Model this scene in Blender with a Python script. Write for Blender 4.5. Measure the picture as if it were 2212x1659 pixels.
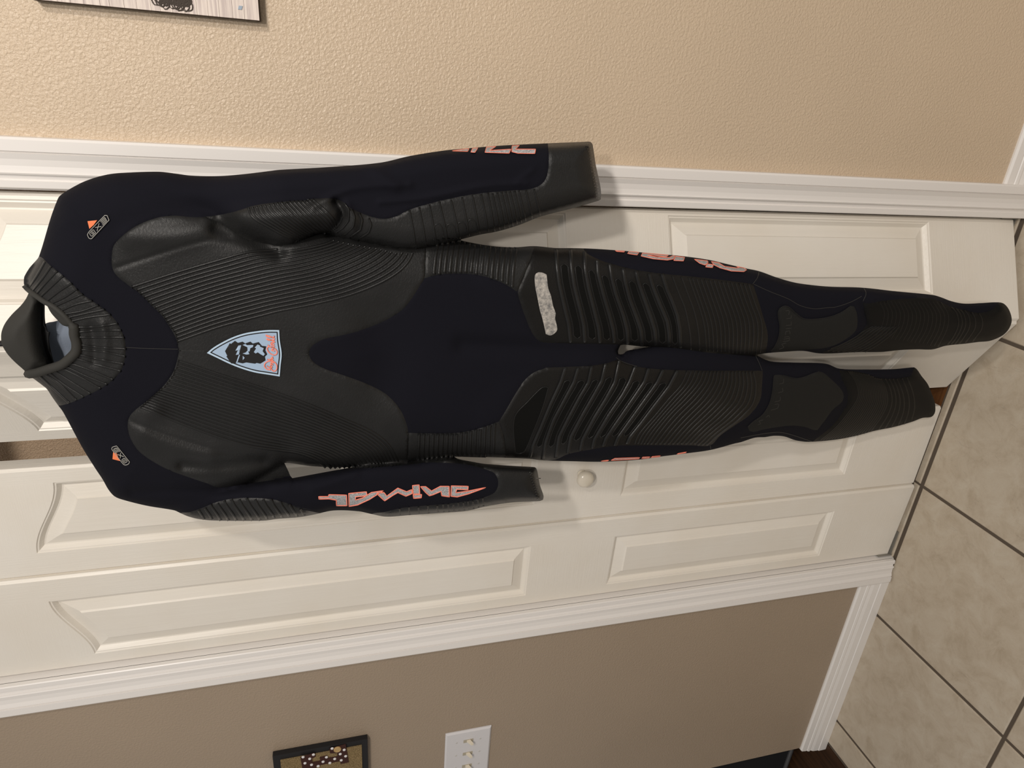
import bpy, math, random
import numpy as np
from mathutils import Vector, Matrix
from mathutils.geometry import delaunay_2d_cdt

random.seed(7)
for o in list(bpy.data.objects):
    bpy.data.objects.remove(o)
SC = bpy.context.scene
COL = SC.collection

# ------------------------------------------------------------------ camera
CAM = np.array([0.642, -1.1217, 1.4658])
YAW, PITCH, ROLL, FPX = -0.4369, 0.2701, 0.0467, 1441.05
fw = np.array([math.sin(YAW)*math.cos(PITCH), math.cos(YAW)*math.cos(PITCH), -math.sin(PITCH)])
rt = np.array([math.cos(YAW), -math.sin(YAW), 0.0])
dn = np.cross(fw, rt)
RT = math.cos(ROLL)*rt + math.sin(ROLL)*dn
DN = -math.sin(ROLL)*rt + math.cos(ROLL)*dn
cam = bpy.data.cameras.new('camera')
cam.sensor_fit = 'HORIZONTAL'; cam.sensor_width = 36.0
cam.lens = FPX/2212*36.0
cam.clip_start = 0.02
camo = bpy.data.objects.new('camera', cam)
COL.objects.link(camo)
M = Matrix.Identity(4)                 # phone held sideways: picture left is up in the room
for i in range(3):
    M[i][0] = DN[i]; M[i][1] = RT[i]; M[i][2] = -fw[i]; M[i][3] = CAM[i]
camo.matrix_world = M
SC.camera = camo

# ------------------------------------------------------------------ world, lights, exposure
SC.view_settings.view_transform = 'Standard'
SC.view_settings.look = 'None'
SC.view_settings.gamma = 1.0
SC.view_settings.use_curve_mapping = False
SC.view_settings.exposure = 0.0
W = bpy.data.worlds.new('world'); SC.world = W; W.use_nodes = True
W.node_tree.nodes['Background'].inputs[0].default_value = (1.0, 0.955, 0.905, 1)
W.node_tree.nodes['Background'].inputs[1].default_value = 0.35

def area(name, loc, target, size, power, col):
    l = bpy.data.lights.new(name, 'AREA'); l.shape = 'DISK'; l.size = size; l.energy = power; l.color = col
    o = bpy.data.objects.new(name, l); COL.objects.link(o)
    o.location = loc
    o.rotation_euler = (Vector(target)-Vector(loc)).to_track_quat('-Z', 'Y').to_euler()
    return o
for lx, ly, lp in ((1.80, -1.72, 17), (1.42, -2.10, 21), (1.02, -2.42, 17)):      # three bulbs of one ceiling fitting
    area('ceiling_lamp', (lx, ly, 2.52), (0.25, 0.0, 1.0), 0.12, lp, (1.0, 0.935, 0.865))

# ------------------------------------------------------------------ helpers
def tag(o, label=None, cat=None, group=None, kind=None):
    if label: o['label'] = label
    if cat: o['category'] = cat
    if group: o['group'] = group
    if kind: o['kind'] = kind
    return o

def link(name, verts, faces, mat, parent=None, smooth=False, mats=None, midx=None):
    me = bpy.data.meshes.new(name)
    me.from_pydata([tuple(map(float, v)) for v in verts], [], [tuple(map(int, f)) for f in faces])
    for m_ in (mats or [mat]):
        me.materials.append(m_)
    if midx is not None:
        me.polygons.foreach_set('material_index', list(midx))
    if smooth:
        me.polygons.foreach_set('use_smooth', [True]*len(me.polygons))
    me.update()
    o = bpy.data.objects.new(name, me); COL.objects.link(o)
    if parent is not None: o.parent = parent
    return o

def empty(name, loc=(0, 0, 0)):
    o = bpy.data.objects.new(name, None); COL.objects.link(o); o.location = loc
    o.empty_display_size = 0.1
    return o

def under(o, parent):
    """parent an object made in room coordinates to a thing standing at parent.location"""
    o.parent = parent
    o.matrix_parent_inverse = Matrix.Translation(-Vector(parent.location))
    return o

class MB:
    def __init__(s): s.v = []; s.f = []
    def add(s, v, f):
        n = len(s.v); s.v += [tuple(x) for x in v]; s.f += [tuple(i+n for i in q) for q in f]
    def box(s, x0, x1, y0, y1, z0, z1, b=0.0):
        if b <= 0:
            v = [(x, y, z) for x in (x0, x1) for y in (y0, y1) for z in (z0, z1)]
            s.add(v, [(0, 1, 3, 2), (4, 6, 7, 5), (0, 4, 5, 1), (2, 3, 7, 6), (0, 2, 6, 4), (1, 5, 7, 3)])
            return
        import bmesh
        bm = bmesh.new()
        bmesh.ops.create_cube(bm, size=1)
        for q in bm.verts:
            q.co = Vector((x0+(q.co.x+.5)*(x1-x0), y0+(q.co.y+.5)*(y1-y0), z0+(q.co.z+.5)*(z1-z0)))
        bmesh.ops.bevel(bm, geom=list(bm.edges), offset=b, segments=2, affect='EDGES', profile=0.6)
        bm.verts.index_update()
        s.add([q.co[:] for q in bm.verts], [[q.index for q in f.verts] for f in bm.faces])
        bm.free()
    def tube(s, pts, r, n=8):
        pts = [Vector(q) for q in pts]; v = []
        for i, q in enumerate(pts):
            t = (pts[min(i+1, len(pts)-1)]-pts[max(i-1, 0)]).normalized()
            a = t.cross(Vector((0, 0, 1)) if abs(t.z) < .9 else Vector((1, 0, 0))).normalized(); b = t.cross(a)
            rr = r[i] if isinstance(r, (list, tuple)) else r
            v += [q+rr*(math.cos(2*math.pi*k/n)*a+math.sin(2*math.pi*k/n)*b) for k in range(n)]
        f = [(i*n+k, i*n+(k+1) % n, (i+1)*n+(k+1) % n, (i+1)*n+k) for i in range(len(pts)-1) for k in range(n)]
        f += [tuple(range(n-1, -1, -1)), tuple((len(pts)-1)*n+k for k in range(n))]
        s.add(v, f)
    def build(s, name, mat, parent=None, smooth=False): return link(name, s.v, s.f, mat, parent, smooth)

def extrude_profile(prof, place0, place1):
    """prof: list of (a,b); place functions map (a,b) to points at either end"""
    n = len(prof)
    v = [place0(a, b) for a, b in prof]+[place1(a, b) for a, b in prof]
    f = [(i, (i+1) % n, n+(i+1) % n, n+i) for i in range(n)]
    f += [tuple(range(n-1, -1, -1)), tuple(range(n, 2*n))]
    return v, f

# ------------------------------------------------------------------ materials
def mat(name, col, rough=0.5, spec=0.5, metal=0.0, sheen=0.0):
    m_ = bpy.data.materials.new(name); m_.use_nodes = True
    b = m_.node_tree.nodes['Principled BSDF']
    b.inputs['Base Color'].default_value = (*col, 1)
    b.inputs['Roughness'].default_value = rough
    b.inputs['Metallic'].default_value = metal
    b.inputs['Specular IOR Level'].default_value = spec
    if sheen:
        b.inputs['Sheen Weight'].default_value = sheen
        b.inputs['Sheen Roughness'].default_value = 0.5
    return m_
def srgb(r, g, b):
    f = lambda c: (c/255/12.92) if c/255 <= .04045 else ((c/255+.055)/1.055)**2.4
    return (f(r), f(g), f(b))
def nodes(m_): return m_.node_tree.nodes, m_.node_tree.links, m_.node_tree.nodes['Principled BSDF']
def tex(m_, kind, scale, sc=(1, 1, 1), detail=4, rough=.55, **kw):
    N, L, B = nodes(m_)
    tc = N.new('ShaderNodeTexCoord'); mp = N.new('ShaderNodeMapping'); mp.inputs['Scale'].default_value = sc
    L.new(tc.outputs['Object'], mp.inputs[0])
    t = N.new('ShaderNodeTex'+kind)
    t.inputs['Scale'].default_value = scale
    if kind == 'Noise':
        t.inputs['Detail'].default_value = detail; t.inputs['Roughness'].default_value = rough
        t.inputs['Distortion'].default_value = kw.get('distortion', 0)
    L.new(mp.outputs[0], t.inputs['Vector'])
    return t
def ramp(m_, sock, stops):
    N, L, B = nodes(m_)
    r = N.new('ShaderNodeValToRGB'); e = r.color_ramp.elements
    while len(e) < len(stops): e.new(0.5)
    for q, (pos, c) in zip(e, stops):
        q.position = pos; q.color = (*c, 1) if len(c) == 3 else c
    L.new(sock, r.inputs[0]); return r
def bump(m_, sock, strength, dist, prev=None):
    N, L, B = nodes(m_)
    b = N.new('ShaderNodeBump'); b.inputs['Strength'].default_value = strength; b.inputs['Distance'].default_value = dist
    L.new(sock, b.inputs['Height'])
    if prev is not None: L.new(prev.outputs[0], b.inputs['Normal'])
    L.new(b.outputs[0], B.inputs['Normal']); return b
def tint(m_, sock, stops):
    N, L, B = nodes(m_)
    r = ramp(m_, sock, stops); L.new(r.outputs[0], B.inputs['Base Color']); return r

def wall_mat(name, c, strength, rough):
    w = mat(name, c, rough, .45)
    t = tex(w, 'Noise', 2.2, detail=3)
    tint(w, t.outputs[0], [(.3, tuple(x*.96 for x in c)), (.7, tuple(min(1, x*1.04) for x in c))])
    n = tex(w, 'Noise', 235, detail=3, rough=.5, distortion=.5)
    r = ramp(w, n.outputs[0], [(.36, (0, 0, 0)), (.66, (1, 1, 1))])
    b1 = bump(w, r.outputs[0], strength, .0016)
    n2 = tex(w, 'Noise', 420, detail=2)
    bump(w, n2.outputs[0], strength*.35, .0006, b1)
    return w
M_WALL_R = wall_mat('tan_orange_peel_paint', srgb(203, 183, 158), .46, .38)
M_WALL_L = wall_mat('taupe_wall', srgb(160, 143, 124), .30, .5)  # left wall, coloured darker than the right
M_WALL_C = wall_mat('closet_paint', srgb(190, 165, 138), .8, .5)
M_TRIM = mat('white_trim_paint', srgb(232, 228, 224), .32, .5)
n = tex(M_TRIM, 'Noise', 30, (1, 1, .1)); bump(M_TRIM, n.outputs[0], .08, .001)
def door_mat(name, sc):
    d = mat(name, srgb(229, 223, 213), .36, .5)
    a = tex(d, 'Noise', 1.0, sc, detail=5, rough=.6, distortion=.25)
    r = ramp(d, a.outputs[0], [(.40, (0, 0, 0)), (.60, (1, 1, 1))])
    bump(d, r.outputs[0], .17, .0008)
    s = tex(d, 'Noise', 5, detail=3)
    tint(d, s.outputs[0], [(.3, srgb(226, 219, 207)), (.7, srgb(231, 226, 217))])
    return d
M_DOOR_V = door_mat('door_paint_upright_grain', (420, 420, 9))
M_DOOR_H = door_mat('door_paint_level_grain', (9, 9, 420))
M_FIELD = door_mat('door_paint_panel_grain', (90, 90, 6))
M_KNOB = mat('cream_knob', srgb(226, 217, 200), .22, .5)
M_GROUT = mat('grey_brown_grout', srgb(92, 82, 72), .9, .2)
M_TILE = mat('beige_tile', srgb(188, 176, 158), .42, .4)
t1 = tex(M_TILE, 'Noise', 16, detail=9, rough=.72, distortion=.5)
t3 = tex(M_TILE, 'Noise', 1, (70, 22, 70), detail=8, rough=.8, distortion=1.5)
tint(M_TILE, t1.outputs[0], [(.28, srgb(170, 155, 134)), (.5, srgb(188, 175, 156)), (.72, srgb(198, 188, 171))])
t2 = tex(M_TILE, 'Noise', 55, detail=6, rough=.65, distortion=.5)
b_1 = bump(M_TILE, t2.outputs[0], .4, .0012)
r_3 = ramp(M_TILE, t3.outputs[0], [(.30, (0, 0, 0)), (.40, (1, 1, 1))]); bump(M_TILE, r_3.outputs[0], .45, .0009, b_1)
M_WOOD = mat('brown_wood_floor', srgb(100, 64, 36), .45, .4)
t1 = tex(M_WOOD, 'Noise', 1, (3, 60, 60), detail=4)
tint(M_WOOD, t1.outputs[0], [(.3, srgb(70, 42, 22)), (.7, srgb(118, 78, 45))])
M_WOOD2 = mat('shaded_wood_floor', srgb(62, 40, 23), .5, .3)  # hall planks coloured darker to stand for the shade there
t1 = tex(M_WOOD2, 'Noise', 1, (60, 3, 60), detail=4)
tint(M_WOOD2, t1.outputs[0], [(.3, srgb(40, 25, 14)), (.7, srgb(74, 49, 29))])
M_METAL = mat('galvanised_steel', srgb(140, 136, 128), .45, .5, .2)
M_DARK = mat('dark_charcoal_upholstery', srgb(24, 24, 26), .8, .3)
M_DARKM = mat('dull_grey_bar', srgb(66, 66, 68), .5, .4)

# wetsuit
M_JERSEY = mat('navy_black_jersey', srgb(16, 16, 24), .9, .16)
n = tex(M_JERSEY, 'Noise', 900, detail=2); bump(M_JERSEY, n.outputs[0], .35, .0006)
def rubber(name, c, rough, bmp, seed):
    r_ = mat(name, c, rough, .29)
    a = tex(r_, 'Noise', 1, (260+seed*7, 120, 420), detail=5, rough=.62, distortion=.8)
    b1 = bump(r_, a.outputs[0], bmp, .0011)
    s = tex(r_, 'Noise', 14, detail=5)
    tint(r_, s.outputs[0], [(.3, tuple(x*.8 for x in c)), (.7, tuple(x*1.25 for x in c))])
    return r_
M_RUB = rubber('black_smooth_rubber', srgb(31, 31, 31), .42, .5, 1)
M_RIB = rubber('black_ribbed_rubber', srgb(30, 30, 30), .34, .25, 2)
M_THIGH = rubber('black_thigh_rubber', srgb(18, 17, 16), .46, .32, 3)
M_SHIN = mat('black_shin_rubber', srgb(14, 14, 14), .62, .16)
M_SHINRIB = mat('black_shin_rib', srgb(17, 17, 17), .5, .2)
M_SLOT = mat('matte_black_recess', srgb(14, 14, 13), .85, .12)
M_PAD = mat('grey_black_knee_rubber', srgb(30, 30, 29), .75, .2)
n = tex(M_PAD, 'Noise', 700, detail=2); bump(M_PAD, n.outputs[0], .3, .0005)
M_NEO = mat('charcoal_neoprene', srgb(50, 49, 46), .75, .3)
n = tex(M_NEO, 'Noise', 600, detail=3); bump(M_NEO, n.outputs[0], .3, .0006)
M_LINING = mat('slate_blue_lining', srgb(120, 129, 143), .85, .2)
n = tex(M_LINING, 'Noise', 500, detail=3); bump(M_LINING, n.outputs[0], .3, .0006)
M_SEAM = mat('grey_seam', srgb(46, 45, 44), .6, .3)
M_STITCH = mat('black_stitching_and_neck_shade', srgb(24, 24, 24), .3, .6)
M_LBLUE = mat('light_blue_print', srgb(180, 202, 222), .5, .35)
M_SKY = mat('pale_blue_print', srgb(160, 182, 206), .5, .35)
M_INK = mat('black_print', srgb(26, 24, 24), .5, .4)
M_CORAL = mat('coral_print', srgb(246, 140, 118), .6, .3)
M_ORANGE = mat('orange_embroidery', srgb(232, 128, 84), .7, .3)
M_SILVER = mat('silver_print', srgb(160, 160, 158), .6, .4)
t1 = tex(M_SILVER, 'Noise', 900, detail=2)
tint(M_SILVER, t1.outputs[0], [(.42, srgb(130, 130, 132)), (.6, srgb(190, 190, 190))])
M_TAPE = mat('worn_grey_mark', srgb(190, 184, 176), .7, .3)
t1 = tex(M_TAPE, 'Noise', 160, detail=6, rough=.7)
tint(M_TAPE, t1.outputs[0], [(.35, srgb(112, 111, 110)), (.65, srgb(188, 182, 174))])
M_LOGO = mat('grey_embroidery', srgb(158, 156, 150), .6, .3)

# ------------------------------------------------------------------ walls, trim, floor
H = 0.458; CW = 0.0693; OUT = H+CW
WALL_END = -1.187; TOPZ = 2.30  # unseen opening top raised so light passes over the doors into the closet
def tags(o): return tag(o, kind='structure')
m = MB(); m.box(OUT-.02, 2.6, 0, .12, 0, 2.62); tags(m.build('wall_right', M_WALL_R))
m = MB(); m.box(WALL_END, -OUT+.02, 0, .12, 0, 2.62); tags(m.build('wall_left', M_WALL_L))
m = MB(); m.box(-OUT+.02, OUT-.02, 0, .12, TOPZ+.01, 2.62); tags(m.build('wall_front', M_WALL_R))
m = MB(); m.box(-.75, .75, .62, .68, 0, 2.62); tags(m.build('wall_back', M_WALL_C))
m = MB(); m.box(-.75, -.70, .12, .62, 0, 2.62); m.box(.70, .75, .12, .62, 0, 2.62); tags(m.build('wall_inside', M_WALL_C))

CAS = [(0, 0), (0, .0095), (.0015, .0112), (.0105, .0118), (.0112, .0085), (.0128, .0085), (.0185, .0100), (.0192, .0128), (.0215, .0142), (.0225, .0125),
       (.031, .0120), (.040, .0132), (.048, .0166), (.0487, .0138), (.0503, .0138), (.0512, .0180), (.066, .0186), (CW, .0165), (CW, 0)]
def casing(name, sgn, top, lean=0.0):
    p0 = lambda a, b: (sgn*(H+a), -b, 0.004)
    p1 = lambda a, b: (sgn*(H+a)+lean, -b, top+a)
    v, f = extrude_profile(CAS, p0, p1); return tags(link(name, v, f, M_TRIM))
casing('trim_1', 1, TOPZ, .004); casing('trim_2', -1, TOPZ)
v, f = extrude_profile(CAS, lambda a, b: (-H-a, -b, TOPZ+a), lambda a, b: (H+a, -b, TOPZ+a)); tags(link('trim_3', v, f, M_TRIM))
m = MB(); m.box(H, H+.018, -.001, .12, 0, TOPZ); tags(m.build('trim_4', M_TRIM))
m = MB(); m.box(-H-.018, -H, -.001, .12, 0, TOPZ); tags(m.build('trim_5', M_TRIM))
m = MB(); m.box(-H-.018, H+.018, -.001, .12, TOPZ, TOPZ+.018); tags(m.build('trim_6', M_TRIM))
BH = .089
BAS = [(0, 0), (0, .0135), (.026, .0135), (.028, .0118), (.030, .0122), (.046, .0115), (.056, .0088), (.0575, .0102), (.060, .0105),
       (.066, .0095), (.0675, .0078), (.070, .0085), (.085, .0075), (BH, .004), (BH, 0)]
v, f = extrude_profile(BAS, lambda a, b: (OUT-.001, -b, a), lambda a, b: (2.6, -b, a)); tags(link('baseboard_right', v, f, M_TRIM))
v, f = extrude_profile(BAS, lambda a, b: (-OUT+.001, -b, a), lambda a, b: (WALL_END-b, -b, a))
v2, f2 = extrude_profile(BAS, lambda a, b: (WALL_END-b, -b, a), lambda a, b: (WALL_END-b, .12, a))
bl = MB(); bl.add(v, f); bl.add(v2, f2); tags(bl.build('baseboard_left', M_TRIM))
# caulk line along the top of the left baseboard and round the casing foot: grimy gap at the floor
M_GRIME = mat('grimy_caulk', srgb(120, 104, 82), .8, .2)

floor = MB(); floor.box(-2.6, 2.6, -3.0, 1.2, -.06, -.0035); floor = tags(floor.build('floor', M_GROUT))
def tile_mesh(w, d, g, name):
    x, y = w/2-g/2, d/2-g/2; b = .0025
    v = [(sx*x, sy*y, -.008) for sx, sy in ((-1, -1), (1, -1), (1, 1), (-1, 1))]
    v += [(sx*x, sy*y, -.0022) for sx, sy in ((-1, -1), (1, -1), (1, 1), (-1, 1))]
    v += [(sx*(x-b), sy*(y-b), 0) for sx, sy in ((-1, -1), (1, -1), (1, 1), (-1, 1))]
    f = [(8, 9, 10, 11)]
    for r in (0, 4):
        for k in range(4): f.append((r+k, r+(k+1) % 4, r+4+(k+1) % 4, r+4+k))
    me = bpy.data.meshes.new(name); me.from_pydata(v, [], f); me.materials.append(M_TILE); return me
TX = [-1.0735+.4235*k for k in range(0, 7)]
TY = [-.002-.4075*k for k in range(0, 7)]
GR = .0085
whole = tile_mesh(.4235, .4075, GR, 'tile')
def tile(me, x, y, z=0):
    o = bpy.data.objects.new('tile', me); COL.objects.link(o); o.location = (x, y, z); o.parent = floor
for j in range(6):
    for i in range(-0, 6):
        tile(whole, (TX[i]+TX[i+1])/2, (TY[j]+TY[j+1])/2, random.uniform(-.0004, .0004))
edge = tile_mesh(.10, .4075, GR, 'tile_cut')
for j in range(6): tile(edge, TX[0]-.05, (TY[j]+TY[j+1])/2)
strip = tile_mesh(.4235, .024, .006, 'tile_strip')
for i in range(1, 4): tile(strip, (TX[i]+TX[i+1])/2 if i != 9 else 0, .0135)
# wood planks: closet floor, and the hall beyond the end of the left wall
def planks(x0, x1, y0, y1, along, wd, z=-.001, m_=None):
    k = 0; a = y0 if along == 'x' else x0; e = y1 if along == 'x' else x1
    while a < e-1e-4:
        b = min(a+wd, e); m = MB()
        if along == 'x': m.box(x0, x1, a+.0008, b-.0008, -.012, z)
        else: m.box(a+.0008, b-.0008, y0, y1, -.012, z)
        m.build('plank', m_ or M_WOOD, floor); a = b; k += 1
planks(-.70, .70, .0265, .60, 'x', .083)
planks(-1.75, TX[0]-.106, -2.4, .75, 'y', .083, m_=M_WOOD2)

# ------------------------------------------------------------------ bifold doors
def inset(poly, d):
    n = len(poly); out = []
    for i in range(n):
        a, b, c = (np.array(poly[(i+k) % n]) for k in (-1, 0, 1))
        e1 = (b-a)/np.linalg.norm(b-a); e2 = (c-b)/np.linalg.norm(c-b)
        n1 = np.array([-e1[1], e1[0]]); n2 = np.array([-e2[1], e2[0]])
        q = n1+n2; q = q/np.dot(q, q)*2
        out.append(tuple(b+q*d))
    return out
PROF = [(0, 0), (.0014, .0022), (.0036, .0026), (.0095, .0100), (.0120, .0106), (.0340, .0036), (.0365, .0004)]
def leaf(parent, origin, direc, L, flip, z0=.012, z1=2.135, th=.034, ulo=.030, uhi=.173):
    """flat front face with two sunk mouldings; u runs from origin along direc; flip: low side of the arch at u=L"""
    d = np.array([direc[0], direc[1], 0.0]); d /= np.linalg.norm(d)
    nrm = np.array([d[1], -d[0], 0.0])
    if nrm[1] > 0: nrm = -nrm
    O = np.array([origin[0], origin[1], 0.0])
    # ulo, uhi: moulding edges counted from the side where the arch is low
    S = (lambda u: L-u) if flip else (lambda u: u)
    def ccw(p): 
        a = sum(p[i][0]*p[(i+1) % len(p)][1]-p[(i+1) % len(p)][0]*p[i][1] for i in range(len(p)))
        return p if a > 0 else p[::-1]
    lower = ccw([(S(ulo), .243), (S(uhi), .243), (S(uhi), .847), (S(ulo), .847)])
    arch = []
    for k in range(21):
        t = k/20; u = uhi+(ulo-uhi)*t
        s = .5+.5*math.cos(math.pi*min(1, t*1.0))
        arch.append((S(u), 1.930+.047*s-.004*t))
    upper = ccw([(S(ulo), 1.048), (S(uhi), 1.048)]+arch)
    ch = .0045
    P = [(ch, z0), (L-ch, z0), (L-ch, z1), (ch, z1)]
    E = [(0, 1), (1, 2), (2, 3), (3, 0)]
    for poly in (lower, upper):
        n0 = len(P); P = P+list(poly); E += [(n0+i, n0+(i+1) % len(poly)) for i in range(len(poly))]
    for u in (S(ulo), S(uhi)):
        for za, zb in ((z0, .243), (.847, 1.048), (1.98 if u == S(uhi) else 1.93, z1)):
            n0 = len(P); P += [(u, za), (u, zb)]; E.append((n0, n0+1))
    V, _, F, *_ = delaunay_2d_cdt([Vector(q) for q in P], E, [], 0, 1e-5)
    V = [tuple(q) for q in V]
    verts = []; faces = []; mi = []
    to = lambda u, z, dep: O+d*u+np.array([0, 0, z])-nrm*dep
    def inside(c, poly):
        r = False
        for i in range(len(poly)):
            x1_, y1_ = poly[i]; x2_, y2_ = poly[i-1]
            if (y1_ > c[1]) != (y2_ > c[1]) and c[0] < (x2_-x1_)*(c[1]-y1_)/(y2_-y1_)+x1_: r = not r
        return r
    verts = [to(u, z, 0) for u, z in V]
    ua, ub = min(S(ulo), S(uhi)), max(S(ulo), S(uhi))
    for t in F:
        c = np.mean([V[i] for i in t], axis=0)
        if inside(c, lower) or inside(c, upper): continue
        faces.append(t); mi.append(1 if ua < c[0] < ub else 0)
    def outline(dd, up):
        a, b = ulo+dd, uhi-dd
        if not up: return ccw([(S(a), .243+dd), (S(b), .243+dd), (S(b), .847-dd), (S(a), .847-dd)])
        q = [(S(a), 1.048+dd), (S(b), 1.048+dd)]
        for k in range(21):
            t = dd/(uhi-ulo)+(1-2*dd/(uhi-ulo))*k/20
            sl = .047*.5*math.pi*math.sin(math.pi*t)/(uhi-ulo)
            q.append((S(uhi+(ulo-uhi)*t), 1.930+.047*(.5+.5*math.cos(math.pi*t))-.004*t-dd*math.sqrt(1+sl*sl)))
        return ccw(q)
    for up in (False, True):
        rings = []
        for dd, dep in PROF:
            q = outline(dd, up); n0 = len(verts); verts += [to(u, z, dep) for u, z in q]; rings.append(range(n0, n0+len(q)))
        for a, b in zip(rings[:-1], rings[1:]):
            for i in range(len(a)):
                j = (i+1) % len(a); faces.append((a[i], a[j], b[j], b[i])); mi.append(2)
        fl = list(rings[-1])
        V_, _, F_, *_ = delaunay_2d_cdt([Vector(x_) for x_ in q], [], [tuple(range(len(q)))], 1, 1e-6)
        for t in F_: faces.append(tuple(fl[i] for i in t)); mi.append(2)
    n0 = len(verts)
    for uu, dp in ((ch, 0), (0, ch), (0, th)):
        verts += [to(u, z, dp) for u, z in ((uu, z0), (L-uu, z0), (L-uu, z1), (uu, z1))]
    for r_ in (0, 4):
        for k in range(4): faces.append((n0+r_+k, n0+r_+(k+1) % 4, n0+r_+4+(k+1) % 4, n0+r_+4+k)); mi.append(0)
    faces.append((n0+11, n0+10, n0+9, n0+8)); mi.append(0)
    o = link('door_leaf', verts, faces, None, parent, mats=[M_DOOR_V, M_DOOR_H, M_FIELD], midx=mi)
    import bmesh
    bm = bmesh.new(); bm.from_mesh(o.data); bmesh.ops.remove_doubles(bm, verts=bm.verts, dist=1e-5)
    bmesh.ops.recalc_face_normals(bm, faces=bm.faces); bm.to_mesh(o.data); bm.free()
    return o
door1 = tags(empty('door_1')); door2 = tags(empty('door_2'))
YD = .012
lD = leaf(door1, (-.4555, YD), (.2265, -.006), .2268, False)
lC = leaf(door1, (-.2285, YD+.001), (1, 0), .2245, True)
FOLD = (.250, -.087)
lB = leaf(door2, (.043, .021), (FOLD[0]-.043, FOLD[1]-.021), .2325, False)
A0 = (.4555, .010); la = math.hypot(A0[0]-FOLD[0]-.004, A0[1]-FOLD[1])
lA = leaf(door2, (FOLD[0]+.004, FOLD[1]), (A0[0]-FOLD[0]-.004, A0[1]-FOLD[1]), la, True, ulo=.013, uhi=.164)
# knob on the lock rail
def lathe(prof, axis_o, axis, n=28):
    ax = Vector(axis).normalized(); a = ax.orthogonal().normalized(); b = ax.cross(a); v = []; f = []
    for h, r in prof:
        v += [Vector(axis_o)+ax*h+r*(math.cos(2*math.pi*k/n)*a+math.sin(2*math.pi*k/n)*b) for k in range(n)]
    for i in range(len(prof)-1):
        f += [(i*n+k, i*n+(k+1) % n, (i+1)*n+(k+1) % n, (i+1)*n+k) for k in range(n)]
    f.append(tuple((len(prof)-1)*n+k for k in range(n)))
    return v, f
v, f = lathe([(0, .0095), (.002, .0092), (.009, .0085), (.012, .012), (.016, .0165), (.021, .0187), (.026, .0183), (.030, .0155), (.0325, .0100), (.0335, .004)],
             (-.1075, YD, .948), (0, -1, 0))
tag(link('door_knob', v, f, M_KNOB, lC, True), 'round cream knob on the lock rail')
# steel floor pivot brackets at the jamb feet
def bracket(parent, x, s):
    m = MB()
    m.box(min(x, x-s*.075), max(x, x-s*.075), .010, .034, .0005, .0035)
    m.box(min(x, x-s*.004), max(x, x-s*.004), .008, .036, .0005, .045)
    m.tube([(x-s*.03, .025, .003), (x-s*.03, .025, .02)], .006, 8)
    m.build('pivot_bracket', M_METAL, parent)
bracket(door1, -.4555, -1); bracket(door2, .4575, 1)

# ------------------------------------------------------------------ the wetsuit
CR = dict(c1=(0, 250, 3.16), c2=(0, 700, 3.16), c3=(600, 250, 3.16), c4=(600, 700, 3.16), c5=(1200, 450, 3.6867),
          c6=(1050, 700, 3.16), c7=(1600, 550, 3.6144), cb=(420, 680, 10.0545), cn=(0, 600, 5.531), cs=(560, 1480, 4.0963), p=(0, 0, 1))
def K(c, pts):
    x0, y0, s = CR[c]; return [(x0+x/s, y0+y/s) for x, y in pts]
def rays(P):
    P = np.asarray(P, float).reshape(-1, 2)
    return fw[None]*FPX+DN[None]*(P[:, :1]-1106)+RT[None]*(829.5-P[:, 1:])
def ymid(X, Z):
    t = np.clip((1.05-Z)/.9, 0, 1); t = t*t*(3-2*t)
    return -.152-.47*t*(X-.24)
def mid(P):
    R_ = rays(P); Y = np.full(len(R_), -.15)
    for _ in range(6):
        t = (Y-CAM[1])/R_[:, 1]; Q = CAM+R_*t[:, None]; Y = ymid(Q[:, 0], Q[:, 2])
    t = (Y-CAM[1])/R_[:, 1]
    return CAM+R_*t[:, None]
def curve(pts, step=6.0, closed=True, corner=50):
    pts = [np.array(q, float) for q in pts]; n = len(pts); out = []
    def sharp(i):
        if not closed and (i == 0 or i == n-1): return True
        a = pts[i]-pts[i-1]; b = pts[(i+1) % n]-pts[i]
        c = np.dot(a, b)/(np.linalg.norm(a)*np.linalg.norm(b)+1e-9)
        return math.degrees(math.acos(max(-1, min(1, c)))) > corner
    sh = [sharp(i) for i in range(n)]
    for i in range(n if closed else n-1):
        p1, p2 = pts[i], pts[(i+1) % n]
        L_ = np.linalg.norm(p2-p1)
        t1 = (p2-p1) if sh[i] else (p2-pts[i-1])/(L_+np.linalg.norm(p1-pts[i-1])+1e-9)*L_
        t2 = (p2-p1) if sh[(i+1) % n] else (pts[(i+2) % n]-p1)/(L_+np.linalg.norm(pts[(i+2) % n]-p2)+1e-9)*L_
        k = max(1, int(round(L_/step)))
        for j in range(k):
            s = j/k
            out.append((2*s**3-3*s*s+1)*p1+(s**3-2*s*s+s)*t1+(-2*s**3+3*s*s)*p2+(s**3-s*s)*t2)
    if not closed: out.append(pts[-1])
    return np.array(out)
def inpoly(P, poly):
    P = np.asarray(P, float); r = np.zeros(len(P), bool); x, y = P[:, 0], P[:, 1]; n = len(poly)
    for i in range(n):
        x1, y1 = poly[i]; x2, y2 = poly[i-1]
        if y1 == y2: continue
        c = ((y1 > y) != (y2 > y)) & (x < (x2-x1)*(y-y1)/(y2-y1)+x1)
        r ^= c
    return r
def distpoly(P, poly, closed=True):
    P = np.asarray(P, float); D = np.full(len(P), 1e9); n = len(poly)
    for i in range(0 if closed else 1, n):
        a = np.array(poly[i-1]); b = np.array(poly[i]); ab = b-a; l2 = ab@ab
        if l2 < 1e-9: continue
        t = np.clip(((P-a)@ab)/l2, 0, 1)
        D = np.minimum(D, ((P-a-t[:, None]*ab)**2).sum(1))
    return np.sqrt(D)

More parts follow.
